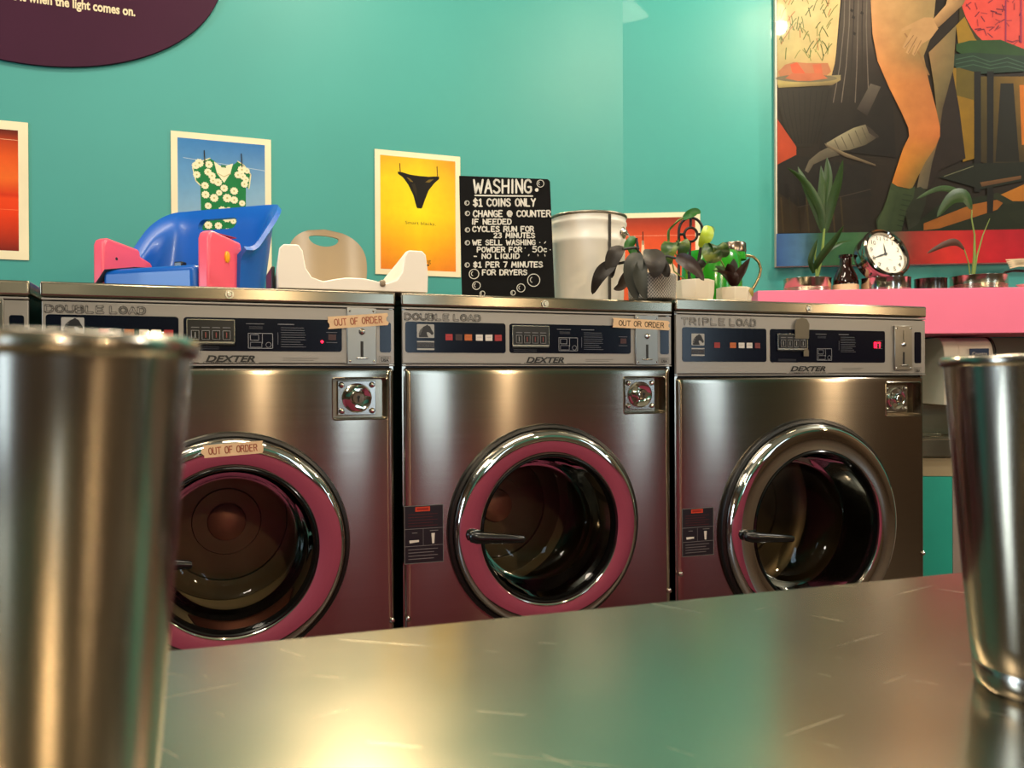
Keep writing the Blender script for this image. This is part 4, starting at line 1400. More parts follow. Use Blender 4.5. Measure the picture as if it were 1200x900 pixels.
def kl_lathe(prof, n=64, mi=0, mb=None):
    mb = mb or MB()
    vs, fs = [], []
    for r, d in prof:
        for k in range(n):
            q = 2 * PI * k / n
            vs.append(K(r * math.cos(q), r * math.sin(q), d))
    for i in range(len(prof) - 1):
        for k in range(n):
            q = (k + 1) % n
            fs.append((i * n + k, i * n + q, (i + 1) * n + q, (i + 1) * n + k))
    return mb.add(vs, fs, mi)


kl_lathe([(FR * .82, .006), (FR * .86, .016), (FR * .93, .020), (FR, .016), (FR * 1.04, .006), (FR * 1.02, -.004)]).build('bezel', mat('dark_chrome_clock_metal', (160, 152, 144), .08, 1.0), ck)
kl_lathe([(FR * 1.0, 0), (FR * 1.0, -.040), (FR * .96, -.052), (FR * .82, -.060), (.0001, -.062)]).build('case', mat('smoked_chrome_case', (170, 164, 156), .10, 1.0), ck)
kl_lathe([(.0001, .005), (FR * .84, .005)]).build('dial', mat('white_clock_dial', (238, 232, 216), .5), ck)
pic = Pic()
for k in range(1, 13):
    q = PI / 2 - k * PI / 6
    tp, tw = font_polys(str(k), FR * .26)
    for pol in tp:
        pic.poly([(FR * .66 * math.cos(q) + a_ - tw / 2, FR * .66 * math.sin(q) + c_ - FR * .09) for a_, c_ in pol], (60, 54, 46))
pic.line([(FR * .02, -FR * .28), (FR * .2, -FR * .28)], FR * .015, (150, 140, 126))
pic.build('dial_numbers', lambda u, v, q: K(u, v, .0053 + q), PRINT, ck)


def hand_poly(ang, l, w_):
    d = Vector((math.sin(ang), math.cos(ang)))
    n = Vector((-d.y, d.x))
    return [tuple(-d * l * .15 - n * w_ * .4), tuple(-d * l * .15 + n * w_ * .4), tuple(d * l * .35 + n * w_), tuple(d * l), tuple(d * l * .35 - n * w_)]


for ang, l, w_ in ((math.radians(-6), FR * .46, FR * .035), (math.radians(-120), FR * .66, FR * .035)):
    mb = MB()
    mb.prism(hand_poly(ang, l, w_), K, .0062, .0072)
    mb.build('clock_hand', INK, ck)
kl_lathe([(.0001, .0085), (FR * .06, .008), (FR * .065, .006)], 16).build('hub_cap', INK, ck)
lg = MB()
lg.tube([K(FR * .55, -FR * .9, .0), Vector((CAMX.x * .055, CAMX.y * .055, 0)) + Vector((0, 0, .004)) - FWD * .02], .0035, 8)
lg.tube([K(FR * -.55, -FR * .9, -.02), Vector((CAMX.x * -.045, CAMX.y * -.045, .004))], .0035, 8)
lg.build('foot', CHROME, ck)

tin(1073, 1108, 327, .10, 'small dark tin between the clock and the seedling planter', 0, TINDARK)

# seedling in a ribbed tin
t, p, s, h, R = tin(1116.5, 1177, 324, .10, 'ribbed tin planter holding a drooping seedling, right end of the pink shelf', 3, name='potted_seedling', group=None, soil=True, cat='potted plant')
Zp = (p - E0).dot(FWD)
st = MB()
st.tube([loc(1140, 325), loc(1142, 300), loc(1142, 275), loc(1138.5, 256), loc(1139, 246)], [.0065, .005, .003, .0025, .002], 8)
st.tube([loc(1141, 325), loc(1145, 300), loc(1152, 275), loc(1160, 256)], [.004, .003, .002, .001], 8)
st.tube([loc(1137, 325), loc(1135, 308), loc(1130, 292)], [.003, .002, .002], 8)
st.build('stem', STALK, t)
for pts, w_ in (([(1139, 246, 0), (1132, 230, -.02), (1116, 232, -.05), (1098, 254, -.08)], .052), ([(1139, 244, 0), (1122, 225, .03), (1100, 221, .06), (1074, 233, .1)], .022)):
    leaf_strip(MB(), [loc(x, y, dz * .5) for x, y, dz in pts], oval(w_, .9), (0, 0, 1), fold=.2).build('leaf', PALM, t, smooth=180, normals=False)
leaf_strip(MB(), [loc(x, y, dz) for x, y, dz in [(1131, 293, 0), (1122, 284, -.02), (1108, 286, -.05), (1086, 297, -.07)]], oval(.026, .9), (0, 0, 1), fold=.3).build('withered_leaf', mat('withered_brown_leaf', (76, 44, 30), .6, vary=.3), t, smooth=180, normals=False)

# folded paper on a wire stand, small white dish
p = on_shelf(1192, .10)
Zp = (p - E0).dot(FWD)
t = thing('wire_stand', 'black bent wire stand at the right end of the pink shelf', 'stand', p)
loc = lambda x, y, dz=0.0: on_Z(x, y, Zp + dz) - p
MB().tube([Vector((0, 0, .004)) - CAMX * .055, loc(1175, 325), loc(1177, 320), loc(1186, 317.5), loc(1202, 318), loc(1225, 318)], .004, 8).build('wire', BLACKPL, t, smooth=60)
MB().tube([Vector((0, 0, .004)) - CAMX * .055 - RN * .09, loc(1175, 325, .09), loc(1178, 319, .09), loc(1190, 317, .09), loc(1225, 318, .09)], .004, 8).build('wire', BLACKPL, t, smooth=60)
pb0 = on_Z(1178, 303, Zp)
mb = MB()
for k in range(5):
    o0 = [(1178 + k * 1.2, 304 + k * 2.4), (1196, 303 + k * 1.2), (1240, 302 + k * 2), (1240, 304.5 + k * 2), (1194, 306.0 + k * 1.6), (1179 + k * 1.2, 305.2 + k * 2.4)]
    mb.prism(o0, lambda u, v, d: on_Z(u, v, Zp - .03 + d), 0, .12 - k * .01)
o = mb.build('folded_newspaper', mat('cream_newsprint', (216, 196, 160), .8, vary=.15, scale=30), None)
tag(o, 'cream folded newspaper on the wire stand at the right edge', 'newspaper')
p = on_shelf(1206, .045)
s = px_size(p)
o = MB().lathe([(.0001, .001), (s * 8, .001), (s * 13, s * 4), (s * 13.5, s * 4.4), (s * 12.6, s * 4.2), (s * 7, s * 1), (.0001, s * 1)], 32).build('white_dish', mat('white_glaze', (236, 226, 206), .3), None)
o.location = p
tag(o, 'white dish at the right edge of the pink shelf', 'dish')

# ================================================================== BELOW THE SHELF: SPLASHBACK, DISPENSER, SINK BENCH
BZ = 3.05
pa = on_rw(1040, 400, .0)
bw = thing('splashback', 'dull steel splashback panel under the pink shelf', 'splashback', (pa.x, pa.y, .90), rwrot)
MB().box((0, -.012, -.08), (1.5, 0, shelf_bot - .902)).build('panel', mat('dull_tan_steel', (150, 130, 100), .5, .5, vary=.1, scale=2), bw)
xj = (on_rw(1098.5, 430, .012) - pa).dot(RW)
MB().box((xj - .009, -.016, -.08), (xj + .006, -.010, shelf_bot - .902)).build('joint_strip', mat('brown_joint_strip', (92, 62, 34), .6), bw)

# white dispenser
dz = shelf_bot
d0, d1 = on_rw(1101, 395, .21), on_rw(1161, 395, .21)
dw = (d1 - d0).dot(RW)
ztop, zbot = on_rw(1130, 395.8, .16).z, on_rw(1108, 474, .16).z
q0 = d0 - RN * .21
dt = thing('towel_dispenser', 'white dispenser with blue label on the wall behind the right cup', 'dispenser', (q0.x, q0.y, zbot), rwrot)
hD = ztop - zbot
dD = .235
prof = [(0, 0), (0, hD)] + [(dD * .70 + dD * .30 * math.sin(k * PI / 16), hD - .07 + .07 * math.cos(k * PI / 16)) for k in range(0, 9)] + [(dD, 0)]
WHITEPL = mat('white_enamel', (236, 226, 208), .35, vary=.03)
mb = MB().prism(prof, lambda u, v, d: Vector((d, -.014 - u, v)), 0, dw * .30)
mb.build('end_cheek', WHITEPL, dt, bevel=.003)
MB().prism([(u * .98, v * .995) for u, v in prof], lambda u, v, d: Vector((d, -.014 - u, v)), dw * .305, dw * .97).build('cover', WHITEPL, dt, bevel=.003)
MB().prism([(u * 1.02, v * 1.003) for u, v in prof], lambda u, v, d: Vector((d, -.014 - u, v)), dw * .972, dw * 1.0).build('trim', BLACKPL, dt)
lx0, lx1 = dw * .50, dw * .86
lz1 = on_rw(1140, 408.5, .245).z - zbot
o = MB().box((lx0, -.016 - dD, lz1 - .036), (lx1, -.0135 - dD * .98, lz1)).build('blue_label', mat('navy_label', (26, 44, 84), .4), dt)
pic = Pic()
tp, tw = font_polys('Country', .022, 0, .01)
pic.text(tp, lambda a_, c_: (lx0 + .006 + a_ * (lx1 - lx0 - .012) / tw, lz1 - .025 + c_ * .8), (220, 214, 200))
pic.build('label_text', lambda u, v, q: Vector((u, -.0165 - dD - q, v)), PRINT, dt)

# bench with steel top and teal front
ba = on_Z(1060, 514, BZ)
bench = thing('sink_bench', 'steel topped bench with teal cupboard front beside the triple washer', 'bench', (ba.x, ba.y, 0), rwrot)
bt = on_Z(1100, 514, BZ).z
be = on_Z(1100, 535.5, BZ).z
bs = on_Z(1100, 558, BZ).z
MB().box((0, 0, be), (1.6, .36, bt)).build('bench_top', LIDSTEEL, bench, bevel=.004)
MB().box((0.01, .012, bs), (1.59, .34, be - .004)).build('apron', mat('beige_apron', (150, 134, 104), .6), bench)
xe = (on_Z(1114, 600, BZ + .01) - ba).dot(RW)
MB().box((0.01, .010, .05), (xe, .34, bs - .002)).build('teal_panel', mat('teal_cupboard_paint', (24, 150, 134), .5, vary=.06), bench)
MB().box((xe + .004, .016, .05), (1.59, .34, bs - .002)).build('grey_panel', mat('grey_cupboard_laminate', (140, 124, 116), .6), bench)
MB().box((0.01, .05, 0), (1.59, .34, .048)).build('kickboard', BLACKRUB, bench)
zr = on_Z(1096, 509.5, BZ + .1).z
fx0, fx1 = (on_Z(1089, 509, BZ + .1) - ba).dot(RW), (on_Z(1102, 509, BZ + .1) - ba).dot(RW)
MB().box((fx0 - .05, .1, bt + .0005), (fx1, .13, zr + .006)).build('back_ledge', LIDSTEEL, bench, bevel=.002)
ub = on_Z(1060, 475, BZ + .2)
MB().box((.02, .21, bt), (1.5, .30, on_Z(1100, 474, BZ + .2).z)).build('upstand', LIDSTEEL, bench, bevel=.003)

# ================================================================== ON TOP OF THE WASHERS
LT2, LT3 = 1.273, 1.2815

# ---- chalkboard
bd0 = 1.98
bl = on_d(541.8, 350, bd0)
CBR = -.18
ce, cn = Vector((math.cos(CBR), math.sin(CBR), 0)), Vector((math.sin(CBR), -math.cos(CBR), 0))
r_ = ray(650.5, 351)
br = E0 + r_ * ((bl - E0).dot(cn) / r_.dot(cn))
BW = (br - bl).dot(ce)
rt = ray(538.5, 207)
back = Vector((bl.x, bl.y, 0)) - cn * .05
tl = E0 + rt * ((back - E0).dot(cn) / rt.dot(cn))
BH = math.hypot(tl.z - LT2, .05)
lean = math.atan2(.05, tl.z - LT2)
cbd = thing('chalkboard', 'black chalkboard with white WASHING price list leaning on the middle washer', 'chalkboard', (bl.x, bl.y, LT2), CBR)
cb_fn = lambda u, v, d: Vector((u, v * math.sin(lean) - d * math.cos(lean), v * math.cos(lean) + .0015 - d * math.sin(lean) + .001))
MB().prism([(0, 0), (BW, 0), (BW, BH - .006), (BW - .006, BH), (0, BH)], cb_fn, -.008, 0).build('board', mat('blackboard_paint', (11, 10, 10), .9, vary=.2, scale=9, spec=.2), cbd, bevel=.0012)
ybot = 868


def cbuv(cx_, cy_):
    u = .5
    for _ in range(4):
        t_ = (cy_ - 42 - 33 * u) / (826 - 16 * u)
        xl, xr = 45 + 27 * t_, 688 + 24 * t_
        u = (cx_ - xl) / (xr - xl)
    # lower part of the board is hidden by the lid; the visible part spans 826 of the full height
    vis = (tl.z - on_d(541, 345, bd0 + .005).z) / (tl.z - LT2)
    return u * BW, BH * (1 - t_ * vis)


WHITE = (226, 222, 212)
pic = Pic()
chs = BW / 655


def chalk(text, x0, x1, base, hgt, wgt, gap=.22, slope=.035):
    rnd = random.Random(len(text) * 7 + int(base))
    for pl in stroke_lines(text, gap):
        q = [cbuv(x0 + (x1 - x0) * a_ + rnd.uniform(-1, 1), base + slope * (x1 - x0) * a_ * .3 - hgt * c_ + rnd.uniform(-1, 1)) for a_, c_ in pl]
        pic.line(q, wgt * chs, WHITE)


def bubble(x, y, r, w_=5):
    pic.line([cbuv(x + r * math.cos(q * PI / 9), y + r * math.sin(q * PI / 9)) for q in range(19)], w_ * chs, WHITE)
    pic.line([cbuv(x - r * .1 + r * .45 * math.cos(q * PI / 8), y - r * .05 + r * .45 * math.sin(q * PI / 8)) for q in range(5, 12)], w_ * .9 * chs, WHITE)


chalk('WASHING', 148, 550, 166, 92, 14.3)
pic.line([cbuv(155, 184), cbuv(350, 190), cbuv(560, 194)], 10 * chs, WHITE)
chalk('$1 COINS ONLY', 145, 580, 260, 50, 11.1)
chalk('CHANGE @ COUNTER', 145, 686, 335, 42, 9.8)
chalk('IF NEEDED', 135, 408, 388, 35, 9.1)
chalk('CYCLES RUN FOR', 140, 565, 440, 35, 9.1)
chalk('23 MINUTES', 288, 572, 485, 33, 8.5)
chalk('WE SELL WASHING', 140, 575, 533, 33, 8.5)
chalk('POWDER FOR', 172, 480, 583, 33, 8.5)
chalk('50c', 558, 655, 588, 38, 7.8)
chalk('- NO LIQUID', 148, 462, 628, 32, 8.5)
chalk('$1 PER 7 MINUTES', 148, 625, 688, 35, 9.1)
chalk('FOR DRYERS', 208, 515, 742, 34, 9.1)
for x, y in ((98, 238), (102, 312), (103, 428), (103, 518), (103, 672)):
    bubble(x, y, 15, 6)
for x, y, r in ((615, 107, 25), (150, 735, 33), (167, 815, 27), (208, 870, 17), (473, 835, 28), (418, 868, 16), (562, 783, 43)):
    bubble(x, y, r)
pic.poly([cbuv(588 + 13 * math.cos(q * PI / 8), 152 + 13 * math.sin(q * PI / 8)) for q in range(16)], WHITE)
for x, y, dx_, dy_ in ((605, 522, 3, 1), (640, 528, 8, -10), (502, 560, 2, 0), (678, 574, 3, 0), (530, 606, -4, 8), (592, 606, 2, 10), (640, 606, 3, 12)):
    pic.line([cbuv(x, y), cbuv(x + dx_, y + dy_)], 6 * chs, WHITE)
pic.build('chalk_writing', lambda u, v, q: cb_fn(u, v, .0004 + q), CHALKP, cbd, step=.00003)

# ---- white pail
pc = on_d(689.5, 300, 2.06)
sx = px_size(pc)
pail = thing('white_bucket', 'tall white metal bucket beside the chalkboard', 'bucket', (pc.x, pc.y, LT2))
RT = 44 * sx
RB = 40.5 * sx
hP = on_d(690, 246, 2.06 - RT * .9).z - LT2
WPAINT = mat('white_pail_enamel', (244, 238, 226), .35, vary=.03, coat=.1)
prof = [(.0001, .002), (RB * .97, .002), (RB, .006)]
for q in (.03, .68, .70, .72, .74, .76, .88, .90, .92, .94, .975):
    r = RB + (RT - RB) * q
    if q in (.70, .72, .74, .90, .92):
        r += .0025
    prof.append((r, hP * q))
inn = [(RT * .975, hP * .975), (RB * .97, .02), (.0001, .012)]
MB().lathe(prof + inn, 72).build('pail_body', WPAINT, pail, smooth=60)
MB().lathe([(RT + .0035 * math.cos(q), hP * .985 + .004 * math.sin(q)) for q in [2 * PI * k / 12 for k in range(12)]], 72, closed=True).build('rolled_rim', mat('bare_rim_steel', (150, 142, 128), .3, 1.0), pail, smooth=60)


def pail_at(x, z, lift=0.0):
    """point on the pail wall, by picture column"""
    r = RB + (RT - RB) * (z / hP) + lift
    u = max(-1, min(1, (x - 689.5) / (r / sx)))
    return CAMX * (u * r) - FWD * (r * math.sqrt(1 - u * u))


mb = MB()
secs = []
for k in range(25):
    z = .004 + (hP * .965 - .004) * k / 24
    a_, b2 = pail_at(708.4, z, .0036), pail_at(711.6, z, .0036)
    zz = Vector((0, 0, z))
    out = (a_ + b2).normalized() * -.0012
    secs.append([a_ + zz, b2 + zz, b2 + zz + out, a_ + zz + out])
mb.loft(secs)
mb.build('black_seam', mat('black_seam_paint', (40, 36, 32), .5), pail)
e = pail_at(727, hP * .80) + Vector((0, 0, hP * .80))
ed = pail_at(727, hP * .80).normalized()
mb = MB()
for rr, dd in (((0.016, 0.0), (0.0, 0)),):
    pass
eu = Vector((-ed.y, ed.x, 0))
vs, fs = [], []
pr = [(.017, -.002), (.016, .003), (.010, .006), (.008, .011), (.0001, .013)]
for r, d in pr:
    for k in range(20):
        q = 2 * PI * k / 20
        vs.append(e + ed * d + eu * r * math.cos(q) + Vector((0, 0, r * math.sin(q))))
for i in range(len(pr) - 1):
    for k in range(20):
        q = (k + 1) % 20
        fs.append((i * 20 + k, i * 20 + q, (i + 1) * 20 + q, (i + 1) * 20 + k))
MB().add(vs, fs).build('handle_lug', SCREW, pail)
hw = [e + ed * .012]
for k in range(1, 12):
    q = k / 12
    hw.append(e + ed * (.014 + .01 * math.sin(q * PI)) + Vector((0, 0, -.16 * q)) + CAMX * (.02 * math.sin(q * PI * .8)))
MB().tube(hw, .0022, 8).build('bail_wire', SCREW, pail, smooth=60)

# ---- blue and pink booster seat
BLUE = mat('glossy_blue_plastic', (14, 92, 186), .34, vary=.04, coat=.1)
CORAL = mat('coral_pink_plastic', (242, 92, 116), .35, vary=.03)
sxr = -.8018 * 1.0
bpos = view(-.83, 2.10, LT2)
bs_ = thing('booster_seat', 'blue child booster seat with pink arms on the left washer', 'booster seat', bpos, -.672)
# shell with side wings
path = [(-.160, -.015), (-.162, .02), (-.160, .062), (-.146, .092), (-.118, .106), (-.06, .110), (0, .111), (.06, .110), (.118, .106), (.146, .092), (.160, .062), (.162, .02), (.160, -.015)]
hts = [.128, .140, .215, .258, .268, .270, .270, .270, .268, .256, .205, .140, .128]


def smooth_path(P2, n):
    out = []
    m = len(P2) - 1
    for k in range(n + 1):
        f = min(k / n * m, m - 1e-6)
        i = int(f)
        u = f - i
        a_, b2, c_, d_ = (Vector(P2[max(i - 1, 0)]), Vector(P2[i]), Vector(P2[i + 1]), Vector(P2[min(i + 2, m)]))
        out.append(.5 * ((2 * b2) + (c_ - a_) * u + (2 * a_ - 5 * b2 + 4 * c_ - d_) * u * u + (3 * b2 - a_ - 3 * c_ + d_) * u ** 3))
    return out


sp = smooth_path([(a_, b2, c_ * 1.04) for (a_, b2), c_ in zip(path, hts)], 60)


def shell(th, sp, lean_y, flare, z0=.0, lip=.012, rows=12):
    n = len(sp)
    rings = []
    for i, p_ in enumerate(sp):
        tg = Vector(sp[min(i + 1, n - 1)]) - Vector(sp[max(i - 1, 0)])
        nr = Vector((-tg.y, tg.x, 0)).normalized()      # to the outside (left of travel)
        if nr.dot(Vector((p_[0], p_[1] - .0, 0))) < 0:
            nr = -nr
        hgt = p_[2]
        sec = []

        def pt_(z, off):
            f = z / .27
            return Vector((p_[0] * (1 + flare * f), p_[1] + lean_y * f * max(0, (p_[1] + .035) / .14), z)) + nr * off
        for k in range(rows + 1):
            z = z0 + (hgt - z0) * k / rows
            sec.append(pt_(z, 0 + lip * max(0, (k / rows - .82) / .18) ** 2))
        sec.append(pt_(hgt + th * .55, lip + th * .45))
        for k in range(rows, -1, -1):
            z = z0 + (hgt - z0) * k / rows
            sec.append(pt_(z, th + lip * max(0, (k / rows - .82) / .18) ** 2))
        rings.append(sec)
    return rings


rings = shell(.018, sp, .055, .06, lip=.016)
bk = MB().loft(rings).build('backrest', BLUE, bs_, smooth=50)
ct = MB().prism(rounded(-.082, .226, .040, .258, .0155, 8), lambda u, v, d: Vector((u, d, v)), .05, .26).build('cutter', BLUE)
ct.parent = bs_
bpy.context.view_layer.update()
cut(bk, ct)
bk.parent = bs_
# seat pan
MB().box((-.136, -.125, .004), (.136, .10, .088)).build('seat_pan', BLUE, bs_, bevel=.014, seg=4)
MB().box((-.118, -.11, .0), (.118, .10, .006)).build('base', BLACKRUB, bs_)
armp = [(-.118, .004), (-.118, .150), (-.112, .162), (-.100, .168), (.002, .155), (.006, .150), (.008, .138), (.045, .126), (.052, .118), (.052, .004)]
for sgn in (-1, 1):
    am = MB().prism(armp, lambda u, v, d: Vector((d, u, v)), sgn * .138, sgn * .170).build('arm', CORAL, bs_, bevel=.008, seg=3)
    if sgn > 0:
        mb = MB()
        mb.add([Vector((.1702 + d, -.052 + .0085 * math.cos(q * PI / 10) * r, .112 + .0135 * math.sin(q * PI / 10) * r)) for d, r in ((0, 1.05), (.003, 1), (.004, .8)) for q in range(20)],
               [(i * 20 + k, i * 20 + (k + 1) % 20, (i + 1) * 20 + (k + 1) % 20, (i + 1) * 20 + k) for i in range(2) for k in range(20)] + [tuple(range(40, 60))])
        o = mb.build('button', mat('yellow_button', (244, 166, 20), .35), am)
        o['label'] = 'round yellow button'
        MB().box((.145, -.096, .1645), (.163, -.004, .1665)).build('slot', mat('dark_coral_slot', (150, 40, 52), .6), am)
    else:
        for q, (yy, zz) in enumerate(((-.075, .120), (-.020, .060))):
            MB().add([Vector((-.1375, yy + .004 * math.cos(k * PI / 6), zz + .004 * math.sin(k * PI / 6))) for k in range(12)], [tuple(range(12))]).build('peg_hole', INK, am)
NAVYWEB = mat('navy_webbing', (22, 30, 48), .8)
mb = MB()
st_ = [(-.165, -.120, .004), (-.150, -.126, .045), (-.120, -.122, .085), (-.06, -.09, .092), (.0, -.02, .093), (.05, .05, .095)]
L_ = [Vector(q) + Vector((.0, -.010, .0)) for q in st_]
R_ = [Vector(q) + Vector((.0, .012, .0)) for q in st_]
mb.add(L_ + R_, [(i, i + 1, i + 1 + len(st_), i + len(st_)) for i in range(len(st_) - 1)])
mb.build('strap', NAVYWEB, bs_, solid=.002)
bks = MB().box((-.020, -.010, .088), (.004, .010, .116)).build('buckle', BLACKPL, bs_, bevel=.003)
MB().lathe([(.0001, .030), (.016, .030), (.022, .014), (.024, .0)], 20, c=(.02, -.132, .002)).build('front_knob', mat('navy_plastic_knob', (14, 40, 84), .4), bs_)

# ---- white and beige booster seat
WSEAT = mat('white_seat_plastic', (246, 238, 224), .35, vary=.02)
BEIGE = mat('beige_seat_plastic', (148, 130, 104), .35, vary=.03)
wpos = view(-.372, 1.86, LT2)
ws = thing('booster_seat', 'white booster seat with beige backrest beside the blue seat', 'booster seat', wpos, -YAW + .36)
secs = []
N_ = 9
for k in range(N_ + 1):
    y = -.125 + .25 * k / N_
    f = k / N_
    ha = .098 * (1 - .34 * f ** .9)
    if k == 0:
        ha -= .006
    wd = .157 - .012 * f
    sad = .013 * math.exp(-((y + .10) / .045) ** 2)
    flo = .016 + (.003 if k == 0 else 0)
    in_ = .046 - .014 * f
    half = [(wd, .002), (wd + .001, ha * .5), (wd - .004, ha - .008), (wd - .012, ha), (wd - in_ + .004, ha), (wd - in_ - .004, ha - .012), (wd - in_ - .010, flo + .026), (wd - in_ - .022, flo + .008), (wd - in_ - .045, flo)]
    mid = [(.042, flo + sad * .55), (.02, flo + sad * .95)]
    right = half + mid
    sec = [(x, z) for x, z in right] + [(0, flo + sad)] + [(-x, z) for x, z in reversed(right)]
    secs.append([Vector((x, y, z)) for x, z in sec])
MB().loft(secs).build('seat_body', WSEAT, ws, smooth=50, bevel=.002)
mb = MB()
NU, NV = 40, 24


def bkp(u, v, off):
    a_ = (u - .5) * 2
    hw_ = .089 * math.sqrt(max(0.0, 1 - max(0, (v - .45) / .55) ** 2.4)) * (1 - .12 * (1 - min(1, v / .45)) ** 2) + .004
    x = a_ * hw_ - .026
    z = .014 + .158 * v
    y = .098 - (x / .108) ** 2 * .045 + .035 * v + off
    return Vector((x, y, z))


secs = []
for j in range(NV + 1):
    v = j / NV
    row = [bkp(i / NU, v, 0) for i in range(NU + 1)] + [bkp(i / NU, v, .010) for i in range(NU, -1, -1)]
    secs.append(row)
bk = MB().loft(secs).build('backrest', BEIGE, ws, smooth=50)
hole = []
for k in range(32):
    q = 2 * PI * k / 32
    hole.append((-.030 + .036 * math.cos(q), .149 + (.008 if math.sin(q) > 0 else .019) * math.sin(q)))
ct = MB().prism(hole, lambda u, v, d: Vector((u, d, v)), .0, .3).build('cutter', BEIGE)
ct.parent = ws
bpy.context.view_layer.update()
cut(bk, ct)
MB().box((.052, -.131, .012), (.064, -.075, .026)).build('beige_clip', BEIGE, ws, bevel=.004)
mb = MB().box((-.164, -.06, .0), (-.157, .10, .055)).build('dark_side_strip', BLACKRUB, ws, bevel=.003)  # dark strip along the seat's outer left side

# ---- potted plants
DARKLEAF = mat('dark_bronze_leaf', (28, 20, 14), .5, vary=.35, scale=20, spec=.3)
GREYLEAF = mat('grey_green_dark_leaf', (34, 36, 26), .55, vary=.3, scale=20)
MIDGREEN = mat('fresh_green_leaf', (46, 112, 40), .38, vary=.2, scale=16)
VINE = mat('dark_vine', (30, 26, 22), .5)


def var_leaf():
    m = mat('variegated_pothos_leaf', (84, 110, 44), .35, vary=.2)
    N, L = m.node_tree.nodes, m.node_tree.links
    tc = N.new('ShaderNodeTexCoord')
    n_ = N.new('ShaderNodeTexNoise')
    n_.inputs['Scale'].default_value = 34
    n_.inputs['Detail'].default_value = 6
    L.new(tc.outputs['Object'], n_.inputs['Vector'])
    r_ = N.new('ShaderNodeValToRGB')
    r_.color_ramp.elements[0].position, r_.color_ramp.elements[1].position = .46, .66
    r_.color_ramp.elements[0].color = lin((46, 78, 30))
    r_.color_ramp.elements[1].color = lin((128, 142, 60))
    L.new(n_.outputs['Fac'], r_.inputs['Fac'])
    L.new(r_.outputs['Color'], N['Principled BSDF'].inputs['Base Color'])
    return m


POTHOS = var_leaf()
LIME = mat('lime_leaf', (168, 190, 40), .4, vary=.2)

# woven pot with dark leaves, on the right of the middle washer
wp_ = on_d(764, 345, 1.82)
s = px_size(wp_)
Zw = (wp_ - E0).dot(FWD)
wpn = thing('potted_plant', 'drooping dark leaved plant in a grey woven pot in front of the bucket', 'potted plant', (wp_.x, wp_.y, LT3 + .0005))


def woven():
    m = bpy.data.materials.new('grey_white_woven_fibre')
    m.use_nodes = True
    N, L = m.node_tree.nodes, m.node_tree.links
    tc = N.new('ShaderNodeTexCoord')
    sp_ = N.new('ShaderNodeSeparateXYZ')
    L.new(tc.outputs['Object'], sp_.inputs[0])
    at = N.new('ShaderNodeMath')
    at.operation = 'ARCTAN2'
    L.new(sp_.outputs['Y'], at.inputs[0])
    L.new(sp_.outputs['X'], at.inputs[1])
    am = N.new('ShaderNodeMath')
    am.operation = 'MULTIPLY'
    am.inputs[1].default_value = 16
    L.new(at.outputs[0], am.inputs[0])
    zm = N.new('ShaderNodeMath')
    zm.operation = 'MULTIPLY'
    zm.inputs[1].default_value = 120
    L.new(sp_.outputs['Z'], zm.inputs[0])
    pp = N.new('ShaderNodeMath')
    pp.operation = 'PINGPONG'
    pp.inputs[1].default_value = 1.0
    L.new(am.outputs[0], pp.inputs[0])
    ad = N.new('ShaderNodeMath')
    ad.operation = 'ADD'
    L.new(pp.outputs[0], ad.inputs[0])
    L.new(zm.outputs[0], ad.inputs[1])
    fr = N.new('ShaderNodeMath')
    fr.operation = 'PINGPONG'
    fr.inputs[1].default_value = .5
    L.new(ad.outputs[0], fr.inputs[0])
    cr = N.new('ShaderNodeValToRGB')
    cr.color_ramp.elements[0].position, cr.color_ramp.elements[1].position = .2, .28
    cr.color_ramp.elements[0].color = lin((70, 70, 72))
    cr.color_ramp.elements[1].color = lin((196, 190, 178))
    L.new(fr.outputs[0], cr.inputs['Fac'])
    b2 = N['Principled BSDF']
    b2.inputs['Roughness'].default_value = .85
    L.new(cr.outputs['Color'], b2.inputs['Base Color'])
    return m


wh = on_d(764, 319, 1.82 - 25 * s).z - LT3
wr = 28 * s
prof = [(.0001, .002), (wr * .95, .002)]
for k in range(17):
    z = .003 + (wh - .006) * k / 16
    prof.append((wr * (.96 + .05 * k / 16) + (.0012 if k % 2 else 0), z))
prof += [(wr * .96, wh), (wr * .93, wh * .85), (.0001, wh * .85)]
MB().lathe(prof, 48).build('woven_pot', woven(), wpn, smooth=60)
loc = lambda x, y, dz=0.0: on_Z(x, y, Zw + dz) - wpn.location
for pts in ([(752, 322, 0), (752, 300, -.02), (745, 290, -.03), (730, 292, -.05)], [(756, 322, 0), (752, 308, -.02), (738, 306, -.04), (724, 309, -.05)], [(762, 322, 0), (768, 305, 0), (782, 300, .0), (793, 303, -.02)],
            [(748, 292, -.03), (746, 282, -.02), (746, 279, -.02)]):
    MB().tube([loc(*q) for q in pts], .0035, 8).build('stem', VINE, wpn, smooth=60)
